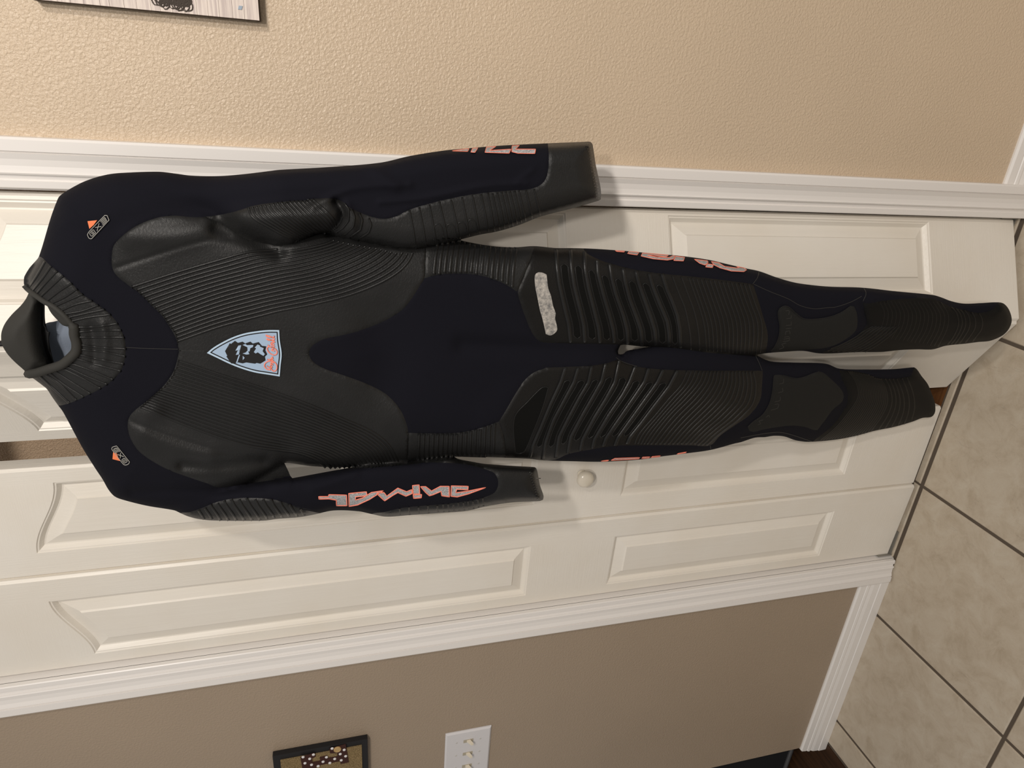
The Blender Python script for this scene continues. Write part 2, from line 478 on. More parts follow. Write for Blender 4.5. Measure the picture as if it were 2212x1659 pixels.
# --- outlines (upper part of the room is towards small x, the right of the room towards small y)
R_SHOULDER = [(84, 554)]+K('c1', [(345, 700), (385, 590), (410, 545), (540, 465), (640, 425), (740, 400), (830, 390), (1080, 382), (1200, 395), (1300, 408), (1480, 412), (1650, 400), (1850, 376)])+K('c3', [(0, 370), (350, 350), (700, 320), (900, 275), (1130, 238), (1300, 222), (1520, 204), (1800, 190), (2090, 178)])
R_CUFF = K('c3', [(2135, 178), (2148, 192), (2170, 330), (2205, 500), (2206, 570), (2190, 580)])
R_UNDER = K('c3', [(2000, 635), (1790, 690), (1650, 745), (1500, 790), (1380, 812), (1245, 846)])
R_CREASE = K('c3', [(1245, 848), (1170, 866), (1010, 897), (900, 912), (830, 908), (700, 885), (600, 866), (540, 856), (430, 835), (300, 802), (100, 872), (0, 890)])+K('c1', [(1850, 880), (1700, 850), (1590, 790), (1500, 730), (1400, 690)])
R_HIP = K('c3', [(1245, 850), (1300, 862), (1400, 880), (1500, 893), (1620, 898), (1750, 890), (1900, 903)])
R_LEG = K('c5', [(120, 316), (300, 322), (500, 335), (700, 352), (900, 370), (1050, 385), (1230, 412), (1350, 440), (1500, 475), (1620, 500), (1760, 550), (1900, 590), (2050, 612)])+K('c7', [(700, 250), (950, 258), (1200, 285), (1500, 315), (1570, 335), (1640, 362), (1740, 382), (1880, 378), (1990, 372), (2050, 380), (2095, 430), (2117, 510), (2100, 570), (2060, 620), (2010, 650), (1940, 675), (1860, 682), (1760, 695), (1600, 712), (1500, 740), (1380, 740), (1250, 745), (1100, 760), (900, 762), (700, 772), (600, 770), (490, 752), (350, 758), (200, 770), (130, 781)])
L_LEG = K('c7', [(136, 792), (230, 832), (400, 842), (600, 846), (680, 855), (770, 890), (1000, 897), (1200, 893), (1330, 881), (1355, 880), (1380, 900), (1410, 945), (1460, 1010), (1490, 1080), (1515, 1150), (1520, 1220), (1505, 1255), (1480, 1270), (1420, 1275), (1340, 1305), (1200, 1345), (1050, 1375), (900, 1415), (740, 1445), (530, 1462), (430, 1450), (340, 1420), (260, 1415), (190, 1425), (110, 1430), (0, 1465)])+K('c6', [(1700, 815), (1530, 860), (1350, 885), (1190, 905), (1050, 925), (800, 940), (600, 937), (380, 930), (300, 920), (0, 908)])
L_HIP = K('c4', [(1420, 912), (1205, 905)])
L_CUFF_IN = K('c4', [(1230, 920), (1330, 940), (1420, 955), (1600, 968), (1755, 977)])
L_CUFF = K('c4', [(1765, 985), (1772, 1005), (1790, 1100), (1815, 1175), (1810, 1200), (1790, 1208)])
L_UNDER = K('c4', [(1600, 1218), (1420, 1245), (1290, 1275), (1100, 1290), (900, 1305), (740, 1315), (640, 1297), (550, 1278), (380, 1273), (250, 1300), (150, 1318), (0, 1330)])+K('c2', [(1800, 1342), (1500, 1342), (1380, 1335), (1290, 1315), (1230, 1290), (1190, 1272), (1000, 1240), (830, 1197), (780, 1175), (740, 1130), (700, 1060), (650, 985), (560, 840), (430, 600), (395, 553)])
COLLAR_L = K('cn', [(620, 1420), (560, 1330), (500, 1280), (440, 1235), (400, 1205), (362, 1190)])
RIM = K('cn', [(345, 1150), (440, 1135), (600, 1085), (740, 1038), (850, 950), (910, 880), (915, 780), (888, 690), (885, 600), (850, 545), (760, 445), (640, 345), (530, 285), (440, 220), (350, 150), (290, 90)])
COLLAR_R = K('cn', [(285, 20)])+K('c1', [(165, 1100), (200, 1040), (235, 1000)])
SIL = R_SHOULDER+R_CUFF+R_UNDER+R_HIP+R_LEG+L_LEG+L_HIP+L_CUFF_IN+L_CUFF+L_UNDER+COLLAR_L+RIM+COLLAR_R
HOLE_LEG = [(1335, 758), (1340, 746), (1348, 744.5), (1379, 748), (1403, 749), (1376, 753.8), (1354.6, 758), (1345, 765), (1336, 765)]
HOLE_ARM = K('c4', [(45, 948), (100, 952), (230, 970), (450, 978), (540, 971), (300, 1015), (100, 1052), (85, 1035), (75, 1010)])
sil = curve(SIL, 5); hole1 = curve(HOLE_LEG, 4); hole2 = curve(HOLE_ARM, 4)

FLAP_TOP = K('cn', [(345, 1145), (260, 1080), (160, 990), (80, 900), (25, 800), (12, 720), (20, 640), (60, 545), (140, 440), (250, 330), (310, 250), (350, 165)])
F_TORSO = curve([(84, 554)]+R_SHOULDER[1:8]+[(330, 385), (430, 425), (520, 462), (640, 490), (800, 500), (930, 510)]+R_HIP+R_LEG[:5]+[(1420, 640), (1400, 740), (1370, 765), (1420, 860), (1370, 990)]+L_LEG[-6:]+L_HIP+K('c4', [(1000, 925), (540, 971), (450, 978), (230, 970), (100, 952), (45, 948)])+[(560, 1030), (470, 1075), (380, 1102), (316, 1092)]+L_UNDER[-8:]+COLLAR_L+FLAP_TOP+[(60, 600)], 8)
F_SLR = curve(R_SHOULDER[2:]+R_CUFF+R_UNDER+R_CREASE+[(380, 466), (316, 478), (240, 500), (170, 510), (120, 500)], 8)
F_SLL = curve([(300, 985)]+K('c2', [(1150, 995), (1300, 1050), (1420, 1090), (1490, 1117), (1700, 1087), (1880, 1062), (1990, 1046)])+K('c4', [(100, 1052), (300, 1015), (540, 972), (640, 955), (900, 938), (1140, 908)])+L_CUFF_IN+L_CUFF+L_UNDER[:-3]+[(190, 960), (230, 950)], 8)
F_LEGR = curve([(1000, 560)]+R_HIP[2:]+R_LEG+[(1600, 768), (1539, 762), (1498, 758), (1444, 750.5), (1379, 748), (1341, 745), (1200, 742), (1100, 700), (1020, 640)], 8)
F_LEGL = curve(L_LEG+[(1000, 960), (1010, 880), (1090, 800), (1200, 765), (1343, 763), (1376, 752), (1450, 742), (1540, 748), (1600, 760), (1634, 768)], 8)

BUMPS = [  # (path, half width px, height m): folds, bulges and creases of the empty suit
    (K('c1', [(1650, 700), (1900, 690)])+K('c3', [(200, 690), (330, 680)]), 26, .012),
    (K('c3', [(395, 585), (440, 640), (425, 720), (350, 800)]), 7, -.014),
    (K('c3', [(470, 620), (520, 700), (500, 800)]), 11, .006),
    (K('c1', [(1480, 770), (1680, 830), (1900, 930)]), 16, -.008),
    (K('c1', [(790, 1040), (1000, 970), (1250, 890), (1420, 850), (1570, 835)]), 4.5, -.0020),
    (K('c1', [(900, 830), (1150, 830), (1400, 770)]), 26, .006),
    (K('c2', [(890, 660), (1060, 735), (1280, 810), (1500, 870), (1720, 915)]), 4.5, -.0020),
    (K('c2', [(980, 760), (1200, 850), (1420, 920)]), 24, .006),
    (K('c2', [(1000, 620), (1060, 600)]), 20, .004),
    (K('c2', [(1250, 960), (1450, 970), (1800, 940)]), 14, -.010),
    (K('c2', [(900, 1150), (1200, 1140), (1500, 1130), (1800, 1110)]), 10, -.005),
    (K('c4', [(240, 1130), (420, 1060), (520, 1020)]), 12, .004),
    (K('c4', [(700, 60), (760, 200), (720, 380)]), 60, -.010),
    (K('p', [(1000, 745), (1160, 752), (1330, 755)]), 20, -.008),
    (K('c3', [(240, 620), (500, 500), (900, 470)]), 8, .003),
    (K('c3', [(700, 590), (1000, 560), (1400, 480), (1700, 460)]), 6, .0035),
    (K('c3', [(620, 320), (720, 420), (800, 480)]), 14, .004),
    (K('c3', [(1640, 450), (1740, 370)]), 6, .002),
    (K('cn', [(1090, 620), (1120, 780), (1130, 980)]), 11, -.0035),
    (K('cn', [(1220, 560), (1260, 760), (1240, 960)]), 11, .003),
    (K('c7', [(940, 380), (965, 460), (985, 560)]), 5, -.004),
    (K('c7', [(1640, 380), (1760, 430), (1900, 440), (2000, 420)]), 7, -.007),
    (K('c7', [(880, 915), (1020, 960), (1150, 975), (1330, 950)]), 7, -.006),
    (K('c7', [(560, 850), (760, 960), (830, 1080), (800, 1200), (700, 1330)]), 8, -.005),
    (K('c7', [(1050, 350), (1300, 420), (1500, 420)]), 22, .004),
]
BUMPS = [(np.array(curve(q, 12, False)), w, a) for q, w, a in BUMPS]
def sst(a, b, x):
    t = np.clip((x-a)/(b-a), 0, 1); return t*t*(3-2*t)
def height(P):
    P = np.asarray(P, float).reshape(-1, 2)
    acc = np.zeros(len(P))
    for poly, T, w, lift in ((F_TORSO, .046, 105, None), (F_SLR, .034, 46, (430, 620, .030)), (F_SLL, .030, 38, (430, 620, .022)),
                             (F_LEGR, .040, 58, (1300, 1450, .012)), (F_LEGL, .038, 56, None)):
        bx = (P[:, 0] > poly[:, 0].min()) & (P[:, 0] < poly[:, 0].max()) & (P[:, 1] > poly[:, 1].min()) & (P[:, 1] < poly[:, 1].max())
        idx = np.nonzero(bx)[0]
        if len(idx) == 0: continue
        Q = P[idx]; ins = inpoly(Q, poly); idx = idx[ins]; Q = Q[ins]
        if len(idx) == 0: continue
        d = distpoly(Q, poly); s = np.clip(d/w, 0, 1)
        hh = T*np.sqrt(np.maximum(0, 1-(1-s)**2))
        if lift: hh = hh+lift[2]*sst(lift[0], lift[1], Q[:, 0])*sst(0, 9, d)
        acc[idx] += hh**6
    h = acc**(1/6)
    for path, w, a in BUMPS:
        bx = np.nonzero((P[:, 0] > path[:, 0].min()-3*w) & (P[:, 0] < path[:, 0].max()+3*w) & (P[:, 1] > path[:, 1].min()-3*w) & (P[:, 1] < path[:, 1].max()+3*w))[0]
        if len(bx) == 0: continue
        d = distpoly(P[bx], path, False)
        h[bx] += a*np.exp(-(d/w)**2)*sst(.0, .02, h[bx])
    return np.maximum(h, 0)
def surf(P, lift=0.0, h=None):
    P = np.asarray(P, float).reshape(-1, 2)
    Pm = mid(P); u = CAM-Pm; u /= np.linalg.norm(u, axis=1)[:, None]
    if h is None: h = height(P)
    return Pm+u*((h+lift)*1.06)[:, None]

# --- panels, painted in order (first match wins)
CHEST_TOP = K('c1', [(1480, 680), (1340, 693), (1200, 682), (1100, 690), (1000, 720), (900, 770), (820, 835), (775, 890), (762, 960), (765, 1030), (790, 1085), (860, 1145), (950, 1210), (1050, 1310), (1110, 1370), (1170, 1460), (1205, 1530), (1222, 1610)])+K('c2', [(1222, 190), (1200, 280), (1170, 350), (1100, 440), (1010, 520), (920, 590), (880, 640), (872, 710), (895, 790), (950, 870), (1030, 930), (1150, 995), (1300, 1050), (1420, 1090), (1490, 1116)])
CROTCH_L = K('c4', [(885, 940), (890, 740), (880, 685), (840, 590), (780, 515), (720, 465), (600, 405), (450, 350), (320, 305), (250, 265), (215, 215), (220, 170), (260, 130), (330, 100), (450, 75), (560, 45)])
CROTCH_R = K('c3', [(720, 1405), (850, 1325), (920, 1240), (970, 1160), (1000, 1110), (1005, 1000), (1008, 890)])
PANELS = {}
PANELS['collar'] = [(84, 554)]+K('c1', [(340, 1020), (410, 1075), (480, 1135), (560, 1215), (660, 1285), (740, 1345), (790, 1400), (830, 1470), (855, 1545), (858, 1620)])+K('c2', [(850, 250), (825, 320), (760, 390), (680, 445), (590, 490), (510, 527), (450, 548), (395, 556), (300, 540), (0, 300), (0, 0)])+K('c1', [(0, 1000)])
ARM_R_TOP = K('c1', [(1400, 688), (1480, 680), (1600, 655), (1750, 610), (1950, 585), (2100, 576)])+K('c3', [(200, 570), (330, 562), (400, 570), (450, 590), (480, 620), (560, 660), (640, 690), (720, 703), (800, 690), (890, 645), (1000, 610), (1180, 565), (1380, 530), (1600, 510), (1720, 500), (1790, 475), (1830, 430), (1845, 370), (1850, 280), (1840, 150)])
PANELS['sleeve_panel_right'] = ARM_R_TOP+[(1330, 290), (1330, 460), (1200, 470)]+K('c3', [(1790, 700), (1500, 800), (1245, 849)])+R_CREASE[1:]
PANELS['sleeve_panel_left'] = K('c2', [(1200, 1320), (1230, 1290), (1290, 1285), (1380, 1255), (1480, 1215), (1600, 1190), (1720, 1187), (1850, 1195), (1950, 1220), (2050, 1255), (2150, 1275)])+K('c4', [(80, 1235), (180, 1267), (250, 1283), (330, 1300), (250, 1360), (-400, 1400)])
PANELS['forearm_panel_left'] = K('c4', [(600, 1340), (640, 1297), (720, 1285), (850, 1255), (1000, 1240), (1150, 1228), (1250, 1215), (1350, 1200), (1430, 1175), (1480, 1150), (1502, 1110), (1502, 1060), (1480, 1020), (1440, 1000), (1380, 980), (1300, 962), (1200, 950), (1050, 945), (900, 944), (900, 936), (1000, 922), (1140, 906), (1230, 915), (1420, 945), (1600, 955), (1850, 960), (1850, 1230), (1600, 1240), (1290, 1290), (900, 1330)])
PANELS['chest_panel'] = CHEST_TOP+K('c2', [(1700, 1087), (1880, 1062), (1990, 1043)])+K('c4', [(45, 948), (230, 980), (540, 985), (885, 960)])+CROTCH_L+CROTCH_R+K('c3', [(1000, 860)])+R_CREASE[2:]
PANELS['waist_panel_right'] = CROTCH_R[-3:]+K('c3', [(1008, 850), (1245, 830), (1620, 870), (1750, 870), (1745, 910), (1720, 990), (1640, 1190), (1630, 1200), (1560, 1155), (1480, 1120), (1380, 1090), (1250, 1078), (1100, 1085)])
PANELS['waist_panel_left'] = K('c4', [(885, 960), (890, 742), (960, 745), (1100, 747), (1230, 742), (1330, 725), (1430, 695), (1510, 665), (1545, 780), (1560, 940), (1200, 925)])
PANELS['thigh_panel_right'] = K('c3', [(1640, 1190), (1720, 990), (1745, 910), (1750, 860), (1900, 880), (2040, 890)])+K('c5', [(215, 300), (240, 350), (340, 405), (440, 440), (640, 490), (850, 520), (1000, 535), (1200, 555), (1400, 580), (1570, 605), (1580, 620), (1650, 850), (1690, 1000), (1680, 1120), (1660, 1180), (1250, 1152), (900, 1108)])+K('p', [(1379, 749), (1341, 744.5), (1200, 741)])+K('c3', [(1790, 1540), (1740, 1490), (1700, 1400), (1660, 1290)])
PANELS['thigh_panel_left'] = K('c4', [(1510, 665), (1550, 600), (1620, 480), (1680, 390), (1750, 330), (1830, 300)])+K('c6', [(400, 297), (550, 292), (700, 285), (820, 268), (900, 245), (960, 265), (1030, 290), (1200, 310), (1500, 318), (1830, 318), (1890, 320), (1885, 400), (1870, 520), (1800, 620), (1700, 690), (1600, 760), (1530, 828), (1400, 828), (1100, 828), (880, 832), (700, 860), (560, 888), (470, 925), (300, 940), (130, 930), (125, 800), (100, 690)])
PANELS['knee_pad_right'] = K('c7', [(290, 460), (300, 425), (340, 400), (380, 410), (430, 455), (490, 498), (560, 505), (680, 490), (780, 455), (860, 400), (885, 405), (905, 450), (912, 530), (900, 590), (850, 640), (750, 700), (650, 730), (480, 745), (330, 765), (235, 765), (265, 720), (295, 650), (305, 560)])
PANELS['knee_pad_left'] = K('c7', [(60, 1360), (55, 1340), (90, 1310), (170, 1250), (220, 1170), (245, 1080), (255, 960), (265, 940), (320, 940), (380, 960), (430, 968), (500, 955), (560, 930), (610, 912), (650, 925), (720, 985), (790, 1060), (805, 1110), (790, 1150), (720, 1210), (660, 1290), (600, 1370), (570, 1370), (500, 1345), (400, 1335), (300, 1345), (180, 1365), (100, 1385), (70, 1378)])
PANELS['shin_panel_right'] = K('c7', [(955, 375), (1000, 382), (1100, 362), (1250, 347), (1420, 338), (1530, 355), (1620, 398), (1680, 418), (1740, 430), (1850, 455), (1950, 435), (2040, 350), (2200, 400), (2200, 600), (2000, 720), (1500, 790), (700, 790), (640, 765), (740, 715), (870, 660), (940, 600), (985, 540), (968, 460)])
PANELS['shin_panel_left'] = K('c7', [(770, 905), (880, 910), (1000, 935), (1060, 962), (1200, 968), (1330, 950), (1365, 860), (1600, 1000), (1600, 1320), (900, 1450), (540, 1480), (600, 1430), (700, 1350), (790, 1240), (835, 1140), (828, 1050), (790, 975)])
PCURVE = {k: curve(v, 6) for k, v in PANELS.items()}

# --- one shared triangulation, cut along the panel borders
pts = []; eds = []
def addloop(c, closed=True):
    n0 = len(pts); pts.extend([tuple(q) for q in c])
    n_ = len(c)
    eds.extend([(n0+i, n0+(i+1) % n_) for i in range(n_ if closed else n_-1)])
for c in (sil, hole1, hole2): addloop(c)
NB = len(pts)
for c in PCURVE.values(): addloop(c)
addloop(curve(R_CREASE, 6, False), False)
SP = 5.6
gx, gy = np.meshgrid(np.arange(0, 2200, SP), np.arange(300, 1135, SP*.87))
gx = gx+(np.arange(gx.shape[0]) % 2)[:, None]*SP/2
G = np.stack([gx.ravel(), gy.ravel()], 1)
G = G[inpoly(G, sil)]
allb = np.array(pts)
cell = {}
for q in allb: cell.setdefault((int(q[0]//6), int(q[1]//6)), []).append(q)
keep = []
for g in G:
    cx, cy = int(g[0]//6), int(g[1]//6); ok = True
    for i in (-1, 0, 1):
        for j in (-1, 0, 1):
            for q in cell.get((cx+i, cy+j), ()):
                if (q[0]-g[0])**2+(q[1]-g[1])**2 < 9: ok = False
    keep.append(ok)
G = G[np.array(keep)]
pts.extend([tuple(q) for q in G])
V2, _, F2, OV, _, _ = delaunay_2d_cdt([Vector(q) for q in pts], eds, [], 0, 1e-3)
V2 = np.array([tuple(q) for q in V2]); F2 = np.array([tuple(t) for t in F2 if len(t) == 3])
cen = V2[F2].mean(1)
ok = inpoly(cen, sil) & ~inpoly(cen, hole1) & ~inpoly(cen, hole2)
F2 = F2[ok]; cen = cen[ok]
lab = np.full(len(F2), -1)
names = list(PANELS)
for i, k in enumerate(names):
    q = (lab < 0) & inpoly(cen, PCURVE[k]); lab[q] = i
hv = height(V2)
dsil = np.minimum(distpoly(V2, sil), np.minimum(distpoly(V2, hole1), distpoly(V2, hole2)))
rimc = curve(RIM, 5, False)
nearrim = distpoly(V2, rimc, False) < 1.0
onb = (dsil < .6) & ~nearrim
hv[onb] = 0
cnt = [set() for _ in range(len(V2))]
for t, l in zip(F2, lab):
    for i in t: cnt[i].add(l)
border = np.array([len(s) > 1 for s in cnt]); rub = np.array([len(s) == 1 and next(iter(s)) >= 0 for s in cnt])
off = np.where(border, -.0009, np.where(rub, .0010, 0.0)); off[onb] = 0
P3 = surf(V2, off, hv)
Pm = mid(V2); dirn = CAM-Pm; dirn /= np.linalg.norm(dirn, axis=1)[:, None]
PB = Pm-dirn*(np.minimum(hv, .05)*.72)[:, None]

suit = empty('wetsuit', (.24, -.15, .12))
tag(suit, 'black and navy full wetsuit hanging in front of the white folding closet doors', 'wetsuit')
LOCM = Matrix.Translation(-Vector(suit.location))
def part(name, verts, faces, m_, parent=suit, smooth=True):
    o = link(name, verts, faces, m_, None, smooth)
    o.parent = parent
    if parent is suit: o.matrix_parent_inverse = LOCM
    return o
def sub(sel, extra_back=None):
    F = F2[sel]; used = np.unique(F); mp = -np.ones(len(V2), int); mp[used] = np.arange(len(used))
    return P3[used], mp[F], used
# orientation: make the front faces look at the camera
a, b, c = P3[F2[:, 0]], P3[F2[:, 1]], P3[F2[:, 2]]
nn = np.cross(b-a, c-a); bad = (nn*(CAM-a)).sum(1) < 0
F2[bad] = F2[bad][:, ::-1]
fv, ff, _ = sub(lab < 0)
back_used = np.unique(F2); mpb = -np.ones(len(V2), int); mpb[back_used] = np.arange(len(back_used))
# coarse enough back shell, same outline
body = part('jersey_shell', np.vstack([fv, PB[back_used]]), np.vstack([ff, mpb[F2][:, ::-1]+len(fv)]), M_JERSEY)
PMAT = dict(collar=M_RUB, sleeve_panel_right=M_RUB, sleeve_panel_left=M_RUB, forearm_panel_left=M_RUB, chest_panel=M_RUB, waist_panel_right=M_RUB,
            waist_panel_left=M_RUB, thigh_panel_right=M_THIGH, thigh_panel_left=M_THIGH, knee_pad_right=M_PAD, knee_pad_left=M_PAD,
            shin_panel_right=M_SHIN, shin_panel_left=M_SHIN)
PLAIN = dict(sleeve_panel_right='sleeve_panel', sleeve_panel_left='sleeve_panel', forearm_panel_left='forearm_panel', waist_panel_right='waist_panel',
             waist_panel_left='waist_panel', thigh_panel_right='thigh_panel', thigh_panel_left='thigh_panel', knee_pad_right='knee_pad',
             knee_pad_left='knee_pad', shin_panel_right='shin_panel', shin_panel_left='shin_panel')
PLAB = dict(collar='ribbed black rubber collar', chest_panel='black rubber chest panel with curved ribs', knee_pad_right='stitched knee pad', knee_pad_left='stitched knee pad',
            thigh_panel_right='ridged black rubber thigh panel with a pale worn mark', thigh_panel_left='ridged black rubber thigh panel')
PO = {}
for i, k in enumerate(names):
    v_, f_, _ = sub(lab == i)
    if len(f_) == 0: continue
    PO[k] = part(PLAIN.get(k, k), v_, f_, PMAT[k])
    if k in PLAB: PO[k]['label'] = PLAB[k]

# --- strips (ribs, seams, lettering outlines) and flat prints that follow the surface
SECT = {'round': [(-1, -.6), (-.75, .55), (0, 1), (.75, .55), (1, -.6)], 'flat': [(-1, -.5), (-.8, 1), (.8, 1), (1, -.5)]}
def strip_geo(path, wpx, hgt, lift=0.0, sect='round', taper=False, closed=False):
    path = np.asarray(path, float)
    t = np.gradient(path, axis=0)
    if closed: t = np.roll(path, -1, 0)-np.roll(path, 1, 0)
    t /= (np.linalg.norm(t, axis=1)[:, None]+1e-9)
    nrm = np.stack([-t[:, 1], t[:, 0]], 1); S_ = SECT[sect]; n_ = len(S_)
    w = np.full(len(path), wpx/2.0)
    if taper: 
        s = np.linspace(0, 1, len(path)); w = w*np.clip(np.minimum(s, 1-s)*12, .25, 1)
    base = height(path)
    rows = []
    for a, b in S_:
        Q = path+nrm*(a*w)[:, None]
        hq = np.maximum(height(Q), base-.004) if False else height(Q)
        rows.append(surf(Q, lift+b*hgt, hq))
    V = np.stack(rows, 1).reshape(-1, 3)
    F = []
    m_ = len(path)
    for i in range(m_ if closed else m_-1):
        j = (i+1) % m_
        for k in range(n_-1): F.append((i*n_+k, i*n_+k+1, j*n_+k+1, j*n_+k))
    if not closed: F += [tuple(range(n_)), tuple((m_-1)*n_+k for k in range(n_-1, -1, -1))]
    return V, F
def clip(path, poly, margin=0):
    """longest run of the path inside the panel and the silhouette"""
    path = np.asarray(path)
    ins = inpoly(path, poly) & inpoly(path, sil)
    if poly is PCURVE['chest_panel']: ins &= distpoly(path, R_CREASE, False) > 7
    best = (0, 0); s = None
    for i, q in enumerate(list(ins)+[False]):
        if q and s is None: s = i
        if not q and s is not None:
            if i-s > best[1]-best[0]: best = (s, i)
            s = None
    return path[best[0]:best[1]]
def resamp(path, n):
    path = np.asarray(path, float); d = np.r_[0, np.cumsum(np.linalg.norm(np.diff(path, axis=0), axis=1))]
    s = np.linspace(0, d[-1], n); return np.stack([np.interp(s, d, path[:, 0]), np.interp(s, d, path[:, 1])], 1)
def fam(keys, ts, n=70):
    """family of lines blended between key lines; keys: list of (t, pts)"""
    ks = [(t, resamp(curve(q, 6, False), n)) for t, q in keys]; out = []
    for t in ts:
        for (ta, a), (tb, b) in zip(ks[:-1], ks[1:]):
            if ta <= t <= tb+1e-9:
                s = (t-ta)/(tb-ta); out.append(a*(1-s)+b*s); break
    return out
def dense(path, step=4.0):
    L_ = np.linalg.norm(np.diff(path, axis=0), axis=1).sum(); return resamp(path, max(3, int(L_/step)))
def ribs(panel, lines, wpx, hgt, m_=M_RIB, name='rib', sect='round', minlen=12):
    for ln in lines:
        q = clip(dense(ln, 3.0), PCURVE[panel])
        if len(q) < 4: continue
        q = dense(q, 4.5)
        if np.linalg.norm(q[0]-q[-1]) < minlen: continue
        V, F = strip_geo(q, wpx, hgt, .0008, sect)
        o = link(name, V, F, m_, PO[panel], True)

# chest, right-hand fan of ribs
CR_OUT = K('c1', [(880, 1175), (1050, 1120), (1200, 1072), (1500, 985), (1700, 930)])+K('c3', [(0, 912), (200, 885), (330, 850), (420, 790)])
CR_MID = K('c1', [(1080, 1370), (1200, 1320), (1500, 1212), (1800, 1135)])+K('c3', [(0, 1112), (250, 1060), (480, 975), (640, 895), (690, 850)])
CR_IN = K('c1', [(1200, 1545), (1225, 1535), (1500, 1440), (1800, 1360)])+K('c3', [(0, 1335), (250, 1285), (500, 1220), (700, 1140), (830, 1060), (900, 980), (935, 890)])
ribs('chest_panel', fam([(0, CR_OUT), (.5, CR_MID), (1, CR_IN)], np.linspace(0, 1, 17)), 6.6, .0024)
# chest, left-hand fan
CL_IN = K('c2', [(1215, 252), (1350, 295), (1500, 345), (1800, 440)])+K('c4', [(0, 473), (200, 545), (450, 650), (650, 740), (760, 830), (830, 960)])
CL_MID = K('c2', [(1080, 440), (1200, 475), (1500, 560), (1800, 643)])+K('c4', [(0, 672), (200, 732), (400, 812), (560, 900), (630, 990)])
CL_OUT = K('c2', [(940, 560), (1060, 605), (1200, 665), (1500, 775), (1700, 832)])+K('c4', [(0, 862), (150, 885), (280, 940), (350, 1000)])
ribs('chest_panel', fam([(0, CL_IN), (.5, CL_MID), (1, CL_OUT)], np.linspace(0, 1, 19)), 6.4, .0016)
# waist ribs
for k in range(17):
    x = 1065+36*k
    if x < 1640: ribs('waist_panel_right', [K('c3', [(x+30, 840), (x+12, 960), (x, 1080), (x-6, 1200)])], 8.6, .0024)
for k in range(17):
    x = 962+32*k
    if x < 1480: ribs('waist_panel_left', [K('c4', [(x+10, 640), (x+3, 760), (x, 840), (x-4, 930)])], 8.0, .0020)
# collar pleats
CB = resamp(curve(PANELS['collar'][:19], 4, False), 60)
RR = resamp(curve(RIM[::-1], 4, False), 60)
for k in range(25):
    s = .035+.93*k/24
    a = CB[int(s*59)]; b = RR[int(s*59)]
    mdl = (a+b)/2+np.array([3*math.sin(k*1.7), 3*math.cos(k*2.3)])
    q = curve([a+(b-a)*.01, mdl, a+(b-a)*.98], 5, False)
    q = clip(dense(q, 2.0), PCURVE['collar'])
    if len(q) < 5: continue
    V, F = strip_geo(dense(q, 4), 6.2, .0019, .0006); link('pleat', V, F, M_RIB, PO['collar'], True)
# right sleeve: elbow ribs, hanging fold ribs, forearm bands
EL = [K('c1', [(1690, 610), (1720, 690), (1830, 760), (1960, 830), (2080, 880)]), K('c3', [(30, 570), (150, 700), (260, 790), (330, 820)]), K('c3', [(230, 565), (330, 650), (390, 720), (400, 770)])]
ribs('sleeve_panel_right', fam([(0, EL[0]), (.55, EL[1]), (1, EL[2])], np.linspace(0, 1, 17)), 6.0, .0015)
ribs('sleeve_panel_right', [K('c3', [(455, 600), (485, 640), (480, 720), (440, 770), (400, 795)]), K('c3', [(500, 630), (525, 690), (515, 760), (450, 820)]), K('c3', [(555, 665), (578, 710), (565, 780), (490, 835)]), K('c3', [(620, 700), (638, 745), (620, 800), (545, 850)])], 5.5, .0026)
FX = [(895, 640, 945, 905), (960, 620, 1015, 890), (1030, 600, 1085, 885), (1100, 590, 1165, 870), (1178, 570, 1245, 850), (1255, 560, 1308, 830), (1325, 545, 1380, 815), (1385, 540, 1440, 800), (1430, 530, 1480, 790), (1460, 525, 1515, 780), (1492, 520, 1550, 772), (1522, 515, 1580, 765), (1550, 512, 1607, 757), (1580, 510, 1635, 750), (1610, 508, 1665, 742), (1640, 505, 1695, 730), (1690, 502, 1740, 715), (1745, 495, 1795, 695)]
ribs('sleeve_panel_right', [K('c3', [(a, b-15), ((a+c)/2+4, (b+d)/2), (c, d+12)]) for a, b, c, d in FX], 4.6, .0019)
for cx, cy in ((1095, 740), (1180, 740), (1255, 728), (1325, 710)):     # thumbnail-shaped pads between the bands
    q = K('c3', [(cx-28, cy+110), (cx-30, cy+30), (cx-18, cy+2), (cx+8, cy-2), (cx+26, cy+25), (cx+38, cy+90)])
    V, F = strip_geo(curve(q, 4, False), 3.0, .0014, .0008); link('rib', V, F, M_RIB, PO['sleeve_panel_right'], True)
# left sleeve ribs
for k in range(17):
    x = 1330+54*k
    ribs('sleeve_panel_left', [K('c2', [(x-40, 1160), (x, 1240), (x+45, 1300), (x+75, 1350)])], 7.0, .0019)
for k in range(16):
    x = 690+[0, 70, 140, 205, 270, 335, 400, 440, 475, 510, 545, 580, 612, 645, 680, 715][k]
    ribs('forearm_panel_left', [K('c4', [(x-6, 1180), (x, 1250), (x+12, 1325)])], 4.6, .0018)
for k in range(9):
    x = 985+50*k
    ribs('forearm_panel_left', [K('c4', [(x-4, 900), (x, 930), (x+6, 975)])], 4.6, .0016)
